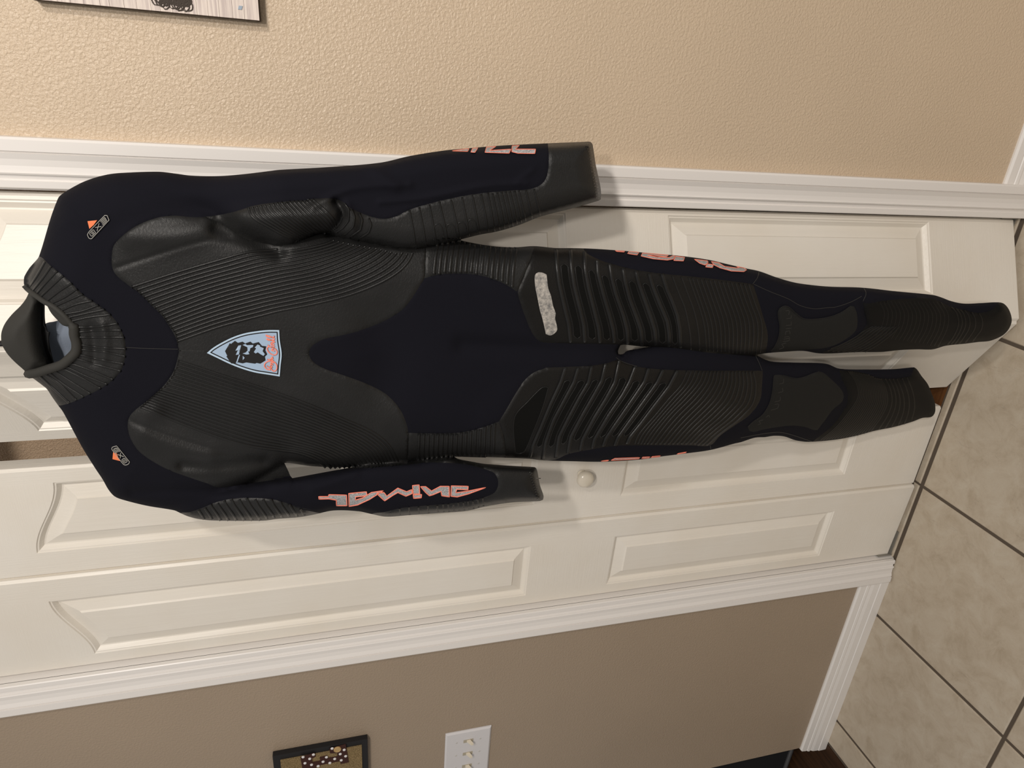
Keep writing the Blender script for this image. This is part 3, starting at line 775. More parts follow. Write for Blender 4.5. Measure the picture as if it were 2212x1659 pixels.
# thighs: long ridges, slots between them, fine ribs towards the knee
LR = [[(2, 300), (15, 480), (30, 600), (75, 800), (105, 920), (122, 1080)], [(116, 300), (130, 480), (150, 620), (200, 820), (225, 930), (236, 1090)], [(230, 330), (240, 500), (265, 640), (310, 820), (345, 960), (357, 1095)], [(333, 390), (340, 520), (380, 680), (430, 850), (460, 970), (471, 1095)], [(432, 430), (450, 560), (480, 680), (540, 850), (570, 970), (576, 1095)], [(536, 455), (555, 580), (590, 720), (650, 880), (680, 970), (691, 1100)], [(636, 475), (665, 600), (700, 700), (760, 870), (790, 970), (801, 1110)], [(741, 495), (775, 620), (830, 760), (890, 900), (905, 1000), (906, 1115)], [(846, 510), (890, 650), (930, 740), (970, 850), (990, 960), (996, 1125)]]
LR = [K('c5', q) for q in LR]
LRfine = fam([(0, K('c5', [(922, 515), (985, 680), (1030, 790), (1060, 920), (1075, 1020), (1080, 1140)])), (.3, K('c5', [(1080, 530), (1140, 700), (1190, 850), (1215, 960), (1225, 1150)])), (1, K('c5', [(1530, 580), (1590, 760), (1640, 900), (1645, 1010), (1625, 1185)]))], [0, .14]+list(np.linspace(.25, 1, 15)))
def ridges(panel, lines, wpx, hgt):
    ribs(panel, lines, wpx, hgt, M_RIB, 'ridge', 'flat')
ridges('thigh_panel_right', LR, 8.5, .0022)
ribs('thigh_panel_right', LRfine, 3.6, .0013)
ML = [[(552, 270), (510, 400), (440, 550), (370, 720), (320, 830), (292, 930)], [(640, 270), (600, 400), (540, 510), (460, 660), (410, 800), (382, 935)], [(728, 270), (700, 400), (640, 500), (560, 650), (500, 770), (472, 925)], [(822, 260), (790, 390), (740, 480), (660, 620), (580, 770), (555, 895)], [(915, 240), (880, 400), (820, 510), (740, 640), (660, 790), (642, 872)], [(1025, 280), (980, 400), (930, 490), (840, 620), (740, 790), (725, 858)], [(1115, 295), (1080, 400), (1020, 490), (930, 620), (820, 780), (797, 845)], [(1215, 305), (1170, 400), (1100, 500), (1000, 640), (900, 780), (877, 840)], [(1312, 312), (1250, 430), (1150, 560), (1060, 680), (980, 780), (957, 838)]]
ML = [K('c6', q) for q in ML]
MLfine = fam([(0, K('c6', [(1380, 312), (1330, 420), (1250, 510), (1150, 630), (1040, 760), (1010, 838)])), (.25, K('c6', [(1500, 314), (1470, 400), (1390, 500), (1270, 620), (1180, 730), (1100, 840)])), (1, K('c6', [(1822, 314), (1842, 420), (1822, 540), (1740, 640), (1650, 710), (1560, 780), (1495, 835)]))], np.linspace(0, 1, 19))
ridges('thigh_panel_left', ML, 8.0, .0022)
ribs('thigh_panel_left', MLfine, 3.4, .0013)
def fillmesh(poly, lift, spacing=5.0, smooth_step=None):
    c = curve(poly, smooth_step or 4.0) if smooth_step != 0 else np.array(poly, float)
    if smooth_step == 0:
        q = []
        for i in range(len(c)):
            a, b = c[i], c[(i+1) % len(c)]; k = max(1, int(np.linalg.norm(b-a)/4)); q += [a+(b-a)*j/k for j in range(k)]
        c = np.array(q)
    x0, y0 = c.min(0); x1, y1 = c.max(0)
    g = np.stack(np.meshgrid(np.arange(x0, x1, spacing), np.arange(y0, y1, spacing)), -1).reshape(-1, 2)
    g = g[inpoly(g, c)] if len(g) else g
    if len(g): g = g[distpoly(g, c) > spacing*.45]
    P = [Vector(q) for q in c]+[Vector(q) for q in g]
    V, _, F, *_ = delaunay_2d_cdt(P, [(i, (i+1) % len(c)) for i in range(len(c))], [], 0, 1e-4)
    V = np.array([tuple(q) for q in V]); F = np.array([tuple(t) for t in F]); ce = V[F].mean(1)
    F = F[inpoly(ce, c)]
    S3 = surf(V, lift)
    a, b, d = S3[F[:, 0]], S3[F[:, 1]], S3[F[:, 2]]
    bad = (np.cross(b-a, d-a)*(CAM-a)).sum(1) < 0; F[bad] = F[bad][:, ::-1]
    return S3, [tuple(t) for t in F]
def slots(panel, lines, t0, t1, wfac):
    for a, b in zip(lines[:-1], lines[1:]):
        a = resamp(curve(a, 6, False), 60); b = resamp(curve(b, 6, False), 60)
        i0, i1 = int(t0*59), int(t1*59)
        lo = a+(b-a)*(.5-wfac/2); hi = a+(b-a)*(.5+wfac/2)
        e0 = a[i0]*.5+b[i0]*.5; e1 = a[i1]*.5+b[i1]*.5
        d0 = (lo[i0]-lo[i0+1]); d0 /= np.linalg.norm(d0); d1 = lo[i1]-lo[i1-1]; d1 /= np.linalg.norm(d1)
        w = np.linalg.norm(hi[i0]-lo[i0])*.5
        poly = [tuple(q) for q in lo[i0:i1+1:3]]+[tuple(e1+d1*w*.8)]+[tuple(q) for q in hi[i0:i1+1:3][::-1]]+[tuple(e0+d0*w*.8)]
        V, F = fillmesh(poly, .0016); o = link('slot', V, F, M_SLOT, PO[panel], True)
        V, F = strip_geo(curve(poly, 4), 2.2, .0009, .0016, closed=True); link('slot_rim', V, F, M_RIB, PO[panel], True)
slots('thigh_panel_right', LR, .22, .93, .48)
slots('thigh_panel_left', ML, .20, .86, .46)
q = K('c6', [(195, 640), (290, 525), (375, 440), (405, 428), (425, 436), (390, 560), (320, 740), (265, 865), (235, 885), (198, 880)])
V, F = fillmesh(q, .0016); link('slot', V, F, M_SLOT, PO['thigh_panel_left'], True)
V, F = strip_geo(curve(q, 4), 2.2, .0009, .0016, closed=True); link('slot_rim', V, F, M_RIB, PO['thigh_panel_left'], True)
# shins
SHR = fam([(0, K('c7', [(1610, 380), (1680, 450), (1700, 540), (1660, 640), (1600, 720)])), (1, K('c7', [(1850, 440), (1885, 510), (1880, 580), (1830, 650), (1790, 710)]))], [0, .15, .3, .48, .72, 1])
ribs('shin_panel_right', SHR, 3.6, .0012, M_SHINRIB)
ribs('shin_panel_right', fam([(0, K('c7', [(640, 750), (760, 715), (880, 655), (960, 600), (1040, 560)])), (1, K('c7', [(950, 770), (1010, 740), (1090, 690), (1180, 620), (1240, 560)]))], np.linspace(0, 1, 9)), 3.2, .0010, M_SHINRIB)
ribs('shin_panel_right', fam([(0, K('c7', [(1080, 360), (1120, 450), (1100, 560), (1050, 640)])), (1, K('c7', [(1560, 370), (1620, 470), (1610, 580), (1540, 720)]))], np.linspace(0, 1, 17)), 2.6, .0005, M_SHINRIB)
SHL = fam([(0, K('c7', [(840, 910), (905, 1010), (915, 1110), (840, 1230), (740, 1350), (620, 1450)])), (.55, K('c7', [(1080, 950), (1130, 1040), (1145, 1150), (1100, 1260), (1000, 1400)])), (.8, K('c7', [(1210, 950), (1265, 1080), (1275, 1200), (1240, 1310), (1200, 1370)])), (1, K('c7', [(1290, 940), (1345, 1080), (1357, 1200), (1325, 1320)]))], list(np.linspace(0, .55, 18))+[.62, .68, .74, .8, .9, 1])
ribs('shin_panel_left', SHL, 3.2, .0008, M_SHINRIB)

# seams and stitching lines
def seam(path, w=2.0, hgt=.0009, m_=M_SEAM, name='seam', parent=body):
    V, F = strip_geo(dense(curve(path, 5, False), 4), w, hgt, .0004); return link(name, V, F, m_, parent, True)
seam(K('c2', [(858, 160), (960, 165), (1215, 172)]), 1.6)
seam(K('c2', [(1225, 182), (1300, 184), (1400, 186)]), 2.2, m_=M_RIB, parent=PO['chest_panel'])
seam(K('c2', [(1925, 205), (2000, 210), (2105, 208)]), 2.2, m_=M_RIB, parent=PO['chest_panel'])
seam(K('c5', [(1620, 505), (1610, 550), (1570, 605)]), 1.6)
seam(K('c5', [(1580, 605), (1700, 660), (1850, 720), (1950, 775), (2060, 800), (2180, 790)])+K('c7', [(740, 410), (860, 370), (945, 325)]), 1.6)
seam(K('c7', [(960, 262), (980, 300), (955, 365)]), 1.6)
seam(K('c5', [(480, 1185), (520, 1215), (600, 1245), (650, 1258)]), 1.6)
seam(K('c6', [(1840, 215), (1862, 260), (1885, 318)]), 1.4)
seam(K('c7', [(560, 1460), (330, 1390), (200, 1395), (0, 1430)]), 1.4)
seam(K('c6', [(1530, 828), (1535, 858)]), 1.4)
def stitches(path, n, amp, name='stitch', parent=None, m_=M_STITCH, w=2.6):
    q = resamp(curve(path, 4, False), n); t = np.gradient(q, axis=0); t /= np.linalg.norm(t, axis=1)[:, None]
    nn_ = np.stack([-t[:, 1], t[:, 0]], 1); z = q+nn_*(amp*np.where(np.arange(n) % 2, 1, -1))[:, None]
    V, F = strip_geo(z, w, .0018, .0008); return link(name, V, F, m_, parent, True)
stitches(K('c3', [(2110, 195), (2135, 260), (2150, 380), (2172, 480), (2185, 560)]), 38, 3.2, parent=PO['sleeve_panel_right'])
stitches(K('c4', [(1722, 985), (1738, 1060), (1762, 1130), (1778, 1195)]), 26, 2.8, parent=PO['forearm_panel_left'])
stitches(K('c7', [(300, 430), (292, 470), (306, 560), (296, 650), (265, 720), (240, 752)]), 90, 1.1, parent=PO['knee_pad_right'], m_=M_SEAM, w=1.2)
stitches(K('c7', [(300, 425), (340, 402), (380, 412), (430, 457), (490, 498), (560, 505), (680, 490), (780, 455), (860, 402)]), 110, 1.0, parent=PO['knee_pad_right'], m_=M_SEAM, w=1.2)
stitches(K('c7', [(262, 945), (247, 1080), (222, 1170), (172, 1250), (92, 1310), (58, 1345)]), 110, 1.1, parent=PO['knee_pad_left'], m_=M_SEAM, w=1.2)
stitches(K('c7', [(330, 942), (430, 966), (500, 955), (560, 930), (610, 914)]), 60, 1.0, parent=PO['knee_pad_left'], m_=M_SEAM, w=1.2)
# thread end at the left cuff
seam(K('c4', [(1765, 1052), (1795, 1054)]), 1.6, .0012, M_STITCH, 'thread')
# embossed lettering on the knee pads: O'NEILL seen from below, faint
def emboss(pairs, c, parent, w=1.5):
    for s in pairs:
        V, F = strip_geo(dense(curve(K(c, s), 3, False), 3), w, .0007, .0008); link('embossed_stroke', V, F, M_NEO, parent, True)
emboss([[(300, 740), (340, 725), (320, 700), (355, 690)], [(330, 680), (380, 672), (380, 640), (340, 645)], [(335, 660), (380, 655)], [(350, 625), (350, 600), (385, 595), (385, 620)], [(350, 580), (395, 575)], [(350, 555), (395, 550), (395, 520)], [(355, 500), (395, 495), (395, 470)], [(350, 440), (380, 435), (375, 470)]], 'c7', PO['knee_pad_right'])
emboss([[(130, 1330), (160, 1320), (140, 1300), (175, 1290)], [(200, 1270), (220, 1250), (225, 1270)], [(235, 1215), (290, 1200), (300, 1165), (265, 1170)], [(265, 1150), (310, 1140), (310, 1110)], [(290, 1080), (330, 1070), (325, 1040)], [(300, 1010), (335, 1005), (335, 970)]], 'c7', PO['knee_pad_left'])

# ------------------------------------------------------------------ prints on the suit
BD = [(270, 830), (400, 720), (600, 600), (850, 480), (1100, 400), (1400, 350), (1600, 332), (1840, 332), (1855, 560), (1895, 850), (1872, 1100), (1852, 1340), (1600, 1300), (1300, 1250), (1000, 1160), (750, 1060), (500, 940)]
BDP = K('cb', BD)
if sum(BDP[i][0]*BDP[(i+1) % len(BDP)][1]-BDP[(i+1) % len(BDP)][0]*BDP[i][1] for i in range(len(BDP))) < 0: BDP = BDP[::-1]
badge = None
V, F = fillmesh(K('cb', BD), .0030, 4); badge = part('chest_badge', V, F, M_LBLUE)
badge['label'] = 'pale blue shield badge with a bearded head and coral signature'
V, F = fillmesh(inset(BDP, 3.6), .0034, 4); link('badge_border', V, F, M_INK, badge, True)
V, F = fillmesh(inset(BDP, 6.0), .0038, 4); link('badge_field', V, F, M_SKY, badge, True)
HEAD = [(663, 790), (770, 615), (790, 635), (880, 565), (945, 610), (1045, 583), (1100, 622), (1215, 582), (1265, 625), (1395, 592), (1465, 675), (1560, 685), (1540, 770), (1580, 860), (1530, 910), (1545, 990), (1430, 1062), (1350, 1045), (1315, 1062), (1125, 1035), (1045, 1055), (930, 1030), (890, 1065), (795, 1055), (693, 905), (712, 890)]
V, F = fillmesh(K('cb', HEAD), .0042, 4, 0); link('badge_portrait', V, F, M_INK, badge, True)
for hl in ([(1015, 660), (955, 668), (890, 780), (945, 768), (897, 872), (965, 862)], [(990, 866), (965, 870), (895, 1062), (935, 1032)],
           [(1045, 655), (1105, 632), (1140, 660), (1278, 655), (1270, 700), (1215, 725), (1195, 800), (1165, 790), (1193, 855), (1130, 864), (1045, 840), (1112, 820), (1155, 775), (1150, 705)],
           [(1310, 710), (1372, 645), (1430, 670), (1420, 690), (1505, 725), (1480, 790), (1530, 855), (1500, 892), (1440, 860), (1375, 815), (1330, 840), (1290, 810), (1340, 730)],
           [(1050, 890), (1090, 935), (1050, 985)]):
    V, F = fillmesh(K('cb', hl), .0046, 4, 0); link('portrait_highlight', V, F, M_SKY, badge, True)
SIG = [[(1650, 1195), (1580, 1185), (1520, 1130), (1525, 1070), (1580, 1020), (1660, 1005), (1740, 1030), (1785, 1090), (1790, 1170), (1760, 1220), (1710, 1222), (1670, 1180), (1640, 1120)],
       [(1570, 1110), (1650, 1170), (1690, 1130)], [(1690, 1130), (1640, 1110), (1660, 1080), (1710, 1090)], [(1710, 1090), (1650, 1060), (1660, 1035), (1720, 1045)], [(1580, 970), (1640, 975), (1715, 985)], [(1640, 1000), (1665, 950), (1700, 910)], [(1665, 965), (1710, 940)],
       [(1715, 875), (1650, 845), (1590, 780), (1575, 720), (1610, 690), (1690, 710), (1760, 750), (1800, 805), (1780, 860), (1720, 880)],
       [(1620, 672), (1590, 660)], [(1740, 790), (1660, 765), (1740, 725), (1665, 700)], [(1740, 690), (1690, 670), (1655, 650), (1680, 625), (1735, 650)], [(1650, 610), (1745, 595)], [(1745, 590), (1650, 545), (1560, 515), (1600, 550), (1740, 545)], [(1745, 520), (1640, 470), (1540, 440), (1600, 480), (1725, 490), (1730, 455)]]
for s in SIG:
    V, F = strip_geo(dense(curve(K('cb', s), 2, False), 2), 2.4, .0004, .0048, 'flat'); link('signature_stroke', V, F, M_CORAL, badge, True)

def print_letters(name, polys, c, label, fill=M_SILVER, ow=2.6, lift=.0016):
    root = None
    for pl in polys:
        q = K(c, pl)
        V, F = fillmesh(q, lift, 3.2, 0)
        if root is None:
            root = part(name, V, F, fill); root['label'] = label
        else:
            link('letter', V, F, fill, root, True)
        qq = []
        for i in range(len(q)):
            a, b = np.array(q[i]), np.array(q[(i+1) % len(q)]); k = max(1, int(np.linalg.norm(b-a)/3)); qq += [a+(b-a)*j/k for j in range(k)]
        V, F = strip_geo(np.array(qq), ow, .0004, lift+.0003, 'flat', closed=True); link('letter_outline', V, F, M_CORAL, root, True)
    return root
print_letters('sleeve_lettering', [
    [(1185, 1105), (1300, 1108), (1298, 1132), (1222, 1128), (1215, 1152), (1290, 1142), (1420, 1116), (1300, 1160), (1225, 1180), (1182, 1175)],
    [(975, 1110), (1010, 1110), (1050, 1140), (1110, 1108), (1170, 1108), (1172, 1180), (1120, 1172), (1115, 1142), (1060, 1165), (1035, 1172), (1010, 1150)],
    [(920, 1103), (965, 1098), (970, 1160), (925, 1162)], [(925, 1166), (982, 1163), (980, 1186), (928, 1190)],
    [(675, 1155), (725, 1150), (745, 1175), (820, 1120), (880, 1145), (915, 1130), (918, 1157), (875, 1175), (820, 1150), (785, 1170), (730, 1207), (700, 1180)],
    [(485, 1157), (605, 1145), (610, 1170), (575, 1176), (532, 1180), (530, 1202), (580, 1187), (640, 1150), (720, 1138), (625, 1198), (545, 1235), (487, 1245)],
    [(280, 1178), (345, 1178), (350, 1165), (470, 1168), (473, 1240), (402, 1240), (400, 1202), (350, 1193), (282, 1195)]], 'c4', 'jagged silver and coral word ANIMAL along the forearm', ow=2.2)
print_letters('sleeve_lettering', [
    [(1190, 240), (1240, 232), (1306, 224), (1296, 243)], [(1330, 223), (1366, 219), (1346, 250), (1318, 248)],
    [(1425, 214), (1490, 209), (1445, 237), (1592, 228), (1580, 256), (1415, 250)], [(1600, 206), (1650, 202), (1622, 228), (1760, 228), (1755, 258), (1640, 256), (1598, 246)]], 'c3', 'edge of silver and coral lettering on the outer forearm', ow=1.5, lift=.0026)
print_letters('leg_lettering', [
    [(475, 336), (552, 340), (546, 348), (490, 343)], [(586, 344), (665, 350), (650, 371), (574, 360)],
    [(692, 356), (790, 362), (900, 374), (880, 386), (775, 372), (730, 374), (800, 386), (905, 391), (935, 378), (952, 380), (938, 404), (890, 412), (780, 402), (682, 380)],
    [(957, 381), (1028, 390), (1018, 419), (942, 415)], [(1105, 405), (1210, 418), (1216, 430), (1192, 452), (1150, 438)],
    [(1208, 442), (1257, 449), (1250, 472), (1196, 467)],
    [(1240, 423), (1300, 434), (1345, 462), (1440, 475), (1465, 472), (1440, 462), (1500, 474), (1522, 490), (1500, 504), (1400, 499), (1310, 474), (1262, 450)]], 'c5', 'silver and coral leg lettering disappearing round the outer thigh', ow=1.5, lift=.0030)
print_letters('leg_lettering', [
    [(785, 936), (840, 928), (828, 935)], [(852, 931), (880, 917), (1050, 911), (1040, 920)], [(1070, 909), (1120, 906), (1110, 914), (1062, 918)],
    [(1135, 905), (1190, 899), (1183, 906), (1126, 912)], [(1312, 884), (1368, 873), (1362, 879), (1302, 889)]], 'c6', 'thin edge of silver and coral lettering on the outer thigh', ow=1.6)
q = K('c3', [(1755, 1090), (1775, 1070), (1810, 1072), (1835, 1085), (1840, 1130), (1847, 1180), (1865, 1230), (1880, 1300), (1897, 1350), (1893, 1380), (1908, 1460), (1890, 1485), (1860, 1500), (1830, 1490), (1817, 1430), (1805, 1380), (1790, 1330), (1770, 1230), (1758, 1170)])
V, F = fillmesh(q, .0022, 4); o = link('worn_mark', V, F, M_TAPE, PO['thigh_panel_right'], True); o['label'] = 'pale grey worn streak where a print has peeled'

def exo(E_pos, O_pos, size, tri, name):
    """EXO mark: outlined letters inside a capsule, with an orange flash beside it"""
    E_pos, O_pos = np.array(E_pos), np.array(O_pos)
    rd = (O_pos-E_pos); L_ = np.linalg.norm(rd); rd /= L_; up = np.array([rd[1], -rd[0]])
    at = lambda s, t: E_pos+rd*s*L_+up*t*size+rd*t*size*.25
    V, F = fillmesh(tri, .0016, 4, 0); root = part('shoulder_mark', V, F, M_ORANGE); root['label'] = 'orange flash with outlined letters EXO'
    A = [[(.28, .5), (.0, .5), (.0, -.5), (.28, -.5)], [(.02, .17), (.26, .17)], [(.02, -.17), (.26, -.17)], [(.36, .5), (.64, -.5)], [(.36, -.5), (.64, .5)],
         [(.74, .5), (.98, .5), (1.0, .1), (1.0, -.5), (.76, -.5), (.74, 0), (.74, .5)], [(.82, .2), (.92, .2), (.92, -.2), (.82, -.2), (.82, .2)]]
    A += [[(-.10, .8), (1.06, .85), (1.14, .3), (1.12, -.6), (1.0, -.85), (-.06, -.8), (-.14, -.3), (-.10, .8)]]
    for s in A:
        V, F = strip_geo(dense(curve([at(*q_) for q_ in s], 3, False), 2.5), 1.6, .0005, .0014, 'flat'); link('letter', V, F, M_LOGO, root, True)
exo(K('c2', [(785, 850)])[0], K('c2', [(860, 945)])[0], 8.0, K('c2', [(772, 876), (795, 882), (820, 935), (768, 922)]), 'l')
exo(K('c1', [(722, 705)])[0], K('c1', [(618, 815)])[0], 8.5, K('c1', [(597, 720), (663, 713), (640, 745), (610, 772)]), 'r')

# ------------------------------------------------------------------ neck: rolled rim, back flap, lining
rimq = np.array(dense(curve(RIM, 5, False), 5))
m = MB(); m.tube([tuple(q_) for q_ in surf(rimq, .0015)], [.0062 if q_[1] > 700 else .0036 for q_ in rimq], 8)
o = m.build('collar_rim', M_NEO, None, True); o.parent = suit; o.matrix_parent_inverse = LOCM
def deep(poly, fn, m_, name, spacing=6, thick=.004):
    c = curve(poly, 5); x0, y0 = c.min(0); x1, y1 = c.max(0)
    g = np.stack(np.meshgrid(np.arange(x0, x1, spacing), np.arange(y0, y1, spacing)), -1).reshape(-1, 2)
    g = g[inpoly(g, c)]; g = g[distpoly(g, c) > spacing*.5]
    V, _, F, *_ = delaunay_2d_cdt([Vector(q_) for q_ in c]+[Vector(q_) for q_ in g], [(i, (i+1) % len(c)) for i in range(len(c))], [], 0, 1e-4)
    V = np.array([tuple(q_) for q_ in V]); F = np.array([tuple(t) for t in F]); F = F[inpoly(V[F].mean(1), c)]
    Pm_ = mid(V); u = CAM-Pm_; u /= np.linalg.norm(u, axis=1)[:, None]
    S3 = Pm_+u*fn(V)[:, None]; S4 = S3-u*thick
    n_ = len(V); nb = len(c)
    F = [tuple(t) for t in F]; FB = [tuple(i+n_ for i in t[::-1]) for t in F]
    E_ = [(i, (i+1) % nb, n_+(i+1) % nb, n_+i) for i in range(nb)]
    o = part(name, np.vstack([S3, S4]), F+FB+E_, m_)
    import bmesh
    bm = bmesh.new(); bm.from_mesh(o.data); bmesh.ops.recalc_face_normals(bm, faces=bm.faces); bm.to_mesh(o.data); bm.free()
    return o
FLAP = FLAP_TOP+K('cn', [(420, 195), (490, 245), (488, 400), (490, 560), (500, 700), (530, 850), (570, 970), (610, 1072), (470, 1125)])
flapc = curve(FLAP, 5)
def flap_h(P):
    d = np.minimum(distpoly(P, flapc), 60)
    e = np.clip((P[:, 0]-10)/90, 0, 1)
    return .010+.016*np.sin(np.pi*.5*np.clip(d/34, 0, 1))-.012*e
o = deep(FLAP, flap_h, M_NEO, 'back_collar', thick=.006); o['label'] = 'smooth charcoal neoprene back of the collar standing up'
LIN = K('cn', [(470, 600), (560, 540), (640, 525), (720, 510), (790, 560), (900, 590), (925, 700), (940, 830), (880, 950), (780, 1030), (650, 1090), (560, 1080), (500, 850)])
o = deep(LIN, lambda P: -.030+.004*np.sin(P[:, 1]/14), M_LINING, 'neck_lining'); o['label'] = 'slate blue fabric lining inside the neck'
o = deep(K('cn', [(460, 240), (535, 300), (540, 520), (570, 640), (600, 650), (585, 740), (625, 940), (665, 1065), (600, 1080), (520, 900), (470, 640)]), lambda P: -.010+0*P[:, 0], M_STITCH, 'neck_shadow_band', 5)  # black strip stands in for the shade inside the neck
o.name = 'neck_shade_strip'; o['label'] = 'black strip standing in for shade along the back of the neck'
# inner face of the front collar showing through the opening
o = deep(K('cn', [(545, 300), (640, 350), (760, 450), (850, 550), (870, 590), (800, 582), (745, 565), (690, 510), (610, 420)]), lambda P: .012+0*P[:, 0], M_NEO, 'front_collar_inside', 5)

# ------------------------------------------------------------------ hanger
def at(x, y, Y):
    r_ = rays([(x, y)])[0]; t = (Y-CAM[1])/r_[1]; return CAM+r_*t
hg = empty('clothes_hanger', (.25, -.15, 1.80))
tag(hg, 'dark hanger hook rising above the charcoal collar of the wetsuit', 'hanger')
HM = Matrix.Translation(-Vector(hg.location))
m = MB(); p0 = Vector(at(8, 742, -.118))
m.tube([p0-Vector((0, -.02, .012)), p0, p0+Vector((0, .0, .06)), Vector((.252, -.112, 2.00)), Vector((.252, -.108, 2.048)), Vector((.250, -.085, 2.062)), Vector((.250, -.06, 2.052)), Vector((.250, -.05, 2.042))], .0042, 8)
o = m.build('hook', M_INK, None, True); o.parent = hg; o.matrix_parent_inverse = HM

# ------------------------------------------------------------------ printed plank sign, upper right
SX0, SX1, SZ0, SZ1 = .698, 1.10, 1.532, 1.806
sign = empty('wall_sign', (SX0, 0, SZ0)); tag(sign, 'whitewashed plank sign with a dark scribble, hung on the tan wall', 'sign')
SM = Matrix.Translation(-Vector(sign.location))
M_SIGN = mat('whitewashed_board', srgb(226, 214, 204), .55, .35)
t1 = tex(M_SIGN, 'Noise', 1, (14, 30, 260), detail=5)
tint(M_SIGN, t1.outputs[0], [(.35, srgb(194, 180, 174)), (.55, srgb(222, 209, 199)), (.75, srgb(229, 218, 207))])
M_SEDGE = mat('dark_sign_edge', srgb(70, 58, 50), .6, .3)
m = MB(); m.box(SX0, SX1, -.016, -.001, SZ0, SZ1); under(m.build('backing_board', M_SEDGE), sign)
zz = SZ0+.001; k = 0
while zz < SZ1-.004:
    h_ = random.choice([.011, .014, .015, .017, .019]); z2 = min(zz+h_, SZ1)
    if SZ1-z2 < .006: z2 = SZ1
    m = MB(); m.box(SX0+.0006, SX1, -.0195-random.uniform(0, .0003), -.016, zz+.00012, z2-.00012, .0003); under(m.build('plank', M_SIGN), sign); zz = z2
M_SCR = mat('charcoal_print', srgb(88, 80, 74), .7, .2); M_BLU = mat('blue_grey_print', srgb(158, 172, 186), .7, .2)
sc = MB(); rnd = random.Random(3)
cc = at(372, -8, -.021)
for i in range(120):
    a0 = rnd.uniform(0, 6.28); r0 = rnd.uniform(.003, .008); ox = rnd.uniform(-.010, .020); oz = rnd.uniform(-.020, .020)
    pts_ = [(cc[0]+ox+r0*math.cos(a0+t*.5)*(1+.12*math.sin(t*1.7+i)), -.0206, cc[2]+oz+r0*.9*math.sin(a0+t*.5)) for t in range(14)]
    sc.tube(pts_, .0007, 4)
under(sc.build('scribble', M_SCR), sign)
b0 = [at(x_, y_, -.0206) for x_, y_ in ((516, 12), (524, 13), (522, 21), (514, 20))]
under(link('blue_mark', [tuple(q_) for q_ in b0]+[tuple(q_+np.array([0, .0008, 0])) for q_ in b0], [(0, 1, 2, 3), (4, 7, 6, 5), (0, 4, 5, 1), (1, 5, 6, 2), (2, 6, 7, 3), (3, 7, 4, 0)], M_BLU), sign)

# ------------------------------------------------------------------ burlap picture and switch plate, left wall
art = empty('burlap_picture', (-.83, 0, 1.40)); tag(art, 'small black board with burlap and a brown polka dot letter on the taupe wall', 'picture')
M_BLK = mat('black_painted_board', srgb(30, 29, 30), .6, .3)
M_BURLAP = mat('burlap', srgb(138, 112, 72), .9, .15)
t1 = tex(M_BURLAP, 'Noise', 1, (700, 700, 700), detail=2)
tint(M_BURLAP, t1.outputs[0], [(.35, srgb(92, 76, 50)), (.65, srgb(160, 138, 100))])
bump(M_BURLAP, t1.outputs[0], .8, .001)
M_BRN = mat('brown_felt', srgb(66, 42, 38), .85, .15); M_WHT = mat('white_dot', srgb(226, 224, 224), .6, .3); M_BUT = mat('wooden_button', srgb(182, 152, 104), .5, .35)
AX1, AZ0, AZ1 = -.772, 1.412, 1.622
AX0 = AX1-.21
m = MB(); m.box(AX0, AX1, -.015, -.001, AZ0, AZ1, .0015); under(m.build('board', M_BLK), art)
tl = lambda x_, y_, Y: tuple(at(*K('cs', [(x_, y_)])[0], Y))
m = MB(); m.box(AX0+.012, AX1-.014, -.0175, -.0148, AZ0+.014, AZ1-.016); under(m.build('burlap_cloth', M_BURLAP), art)
def prism(pl, y0, y1):
    n_ = len(pl); v_ = [(x_, y0, z_) for x_, z_ in pl]+[(x_, y1, z_) for x_, z_ in pl]
    V, _, F, *_ = delaunay_2d_cdt([Vector(q_) for q_ in pl], [(i, (i+1) % n_) for i in range(n_)], [], 1, 1e-6)
    V, _, F, *_ = delaunay_2d_cdt([Vector(q_) for q_ in pl], [], [tuple(range(n_))], 1, 1e-6)
    V = [tuple(q_) for q_ in V]
    v_ = [(x_, y0, z_) for x_, z_ in V]+[(x_, y1, z_) for x_, z_ in V]
    n2_ = len(V)
    f_ = [tuple(t) for t in F]+[tuple(i+n2_ for i in t) for t in F]+[(i, (i+1) % n2_, n2_+(i+1) % n2_, n2_+i) for i in range(n2_)]
    return v_, f_
LP = [(365, 640), (490, 602), (500, 632), (465, 648), (470, 685), (540, 670), (536, 640), (600, 625), (605, 648), (692, 632), (690, 600), (625, 602), (622, 565), (765, 525), (792, 682), (720, 697), (715, 672), (600, 695), (500, 715), (510, 800), (480, 880), (400, 860), (385, 760)]
pl = [(lambda q_: (q_[0], q_[2]))(tl(x_, y_, -.019)) for x_, y_ in LP]
v, f = prism(pl, -.0195, -.0174); let = under(link('felt_letter', v, f, M_BRN), art)
for x_, y_ in [(388, 636), (480, 614), (447, 651), (405, 690), (463, 704), (522, 716), (565, 677), (595, 637), (625, 688), (668, 652), (717, 609), (726, 664), (765, 628), (752, 572), (645, 560), (430, 760), (480, 770)]:
    q_ = tl(x_, y_, -.0196); v, f = lathe([(0, .0036), (.0012, .003), (.0016, .0012)], q_, (0, -1, 0), 10)
    d_ = link('dot', v, f, M_WHT, let)
q_ = tl(692, 566, -.0196); v, f = lathe([(0, .0085), (.002, .0085), (.003, .0070), (.0024, .006), (.0024, .001)], q_, (0, -1, 0), 20); under(link('button', v, f, M_BUT), art)

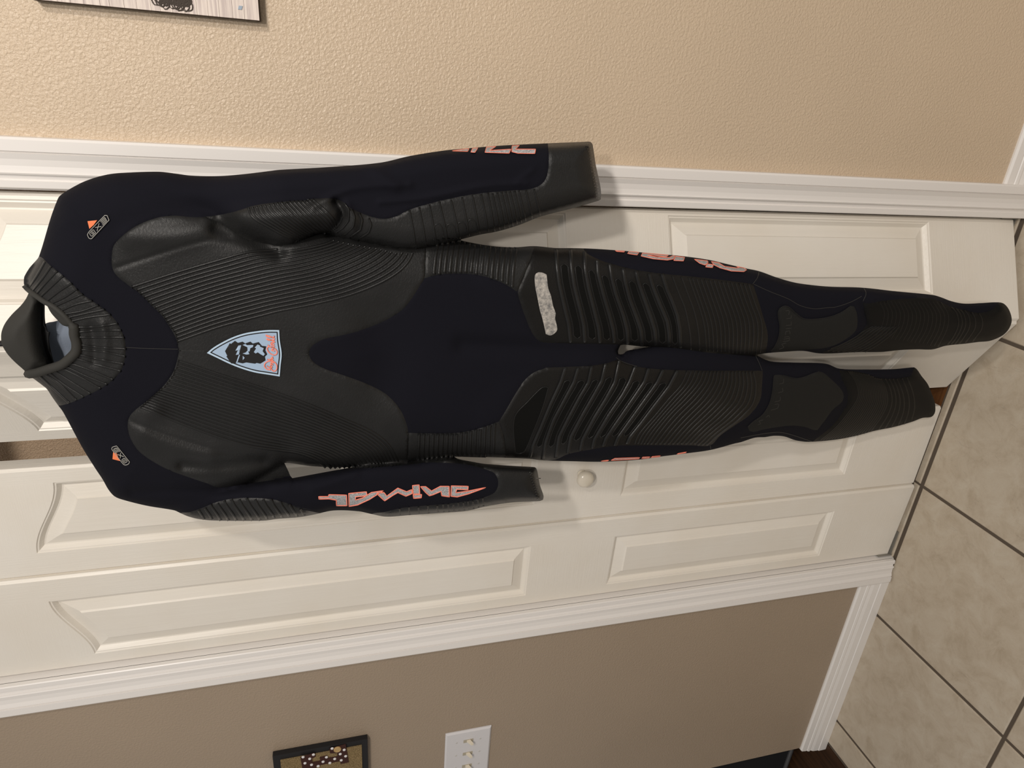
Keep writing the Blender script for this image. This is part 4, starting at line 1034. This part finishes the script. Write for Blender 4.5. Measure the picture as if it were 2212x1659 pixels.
sw = empty('switch_plate', (-.92, 0, 1.11)); tag(sw, 'white four gang light switch plate on the taupe wall below the burlap picture', 'switch')
M_PLATE = mat('white_plastic', srgb(214, 212, 214), .4, .4); M_TOG = mat('ivory_toggle', srgb(226, 216, 196), .35, .45); M_SCREW = mat('screw_head', srgb(196, 194, 190), .4, .5); M_HOLE = mat('toggle_slot', srgb(176, 168, 150), .7, .2)
PX1, PZ0, PZ1 = -.8195, 1.1085, 1.2245; PX0 = PX1-.208
b_ = .004
v = [(PX0, -.0005, PZ0), (PX1, -.0005, PZ0), (PX1, -.0005, PZ1), (PX0, -.0005, PZ1), (PX0, -.003, PZ0), (PX1, -.003, PZ0), (PX1, -.003, PZ1), (PX0, -.003, PZ1),
     (PX0+b_, -.0062, PZ0+b_), (PX1-b_, -.0062, PZ0+b_), (PX1-b_, -.0062, PZ1-b_), (PX0+b_, -.0062, PZ1-b_)]
f = [(3, 2, 1, 0), (8, 9, 10, 11)]+[(r+k, r+(k+1) % 4, r+4+(k+1) % 4, r+4+k) for r in (0, 4) for k in range(4)]
under(link('plate', v, f, M_PLATE), sw)
ZC = (PZ0+PZ1)/2
for k in range(4):
    x_ = PX1-.035-.046*k
    m = MB(); m.box(x_-.0052, x_+.0052, -.0066, -.006, ZC-.0125, ZC+.0125)
    sl = under(m.build('toggle_slot', M_HOLE), sw)
    u = -1 if k % 2 == 0 else 1
    if k == 1: u = -1
    tg = [(x_-.0036, -.006, ZC-.0045), (x_+.0036, -.006, ZC-.0045), (x_+.0036, -.006, ZC+.0045), (x_-.0036, -.006, ZC+.0045)]
    e = .008*u if k != 1 else -.007
    tg += [(x_-.0030, -.0185, ZC+e-.0028), (x_+.0030, -.0185, ZC+e-.0028), (x_+.0030, -.0185, ZC+e+.0028), (x_-.0030, -.0185, ZC+e+.0028)]
    under(link('toggle', tg, [(0, 1, 5, 4), (1, 2, 6, 5), (2, 3, 7, 6), (3, 0, 4, 7), (4, 5, 6, 7), (3, 2, 1, 0)], M_TOG), sw)
    for s in (-1, 1):
        v, f = lathe([(0, .0030), (.0008, .0026), (.001, .001)], (x_, -.006, ZC+s*.030), (0, -1, 0), 10); under(link('screw', v, f, M_SCREW), sw)

# ------------------------------------------------------------------ dark seat in the hall beyond the end of the left wall
st = empty('hall_bench', (-1.5, .30, 0)); tag(st, 'black bench with a grey bar in the dark hall past the left wall', 'bench')
m = MB(); m.box(-1.78, -1.24, .075, .55, .012, .50, .015); under(m.build('bench_body', M_DARK), st)
m = MB(); m.tube([(-1.76, .072, .035), (-1.26, .072, .035)], .007, 8); under(m.build('bar', M_DARKM, None, True), st)
m = MB(); m.tube([(-1.60, .072, .06), (-1.46, .072, .48)], .006, 8); under(m.build('bar', M_DARKM, None, True), st)
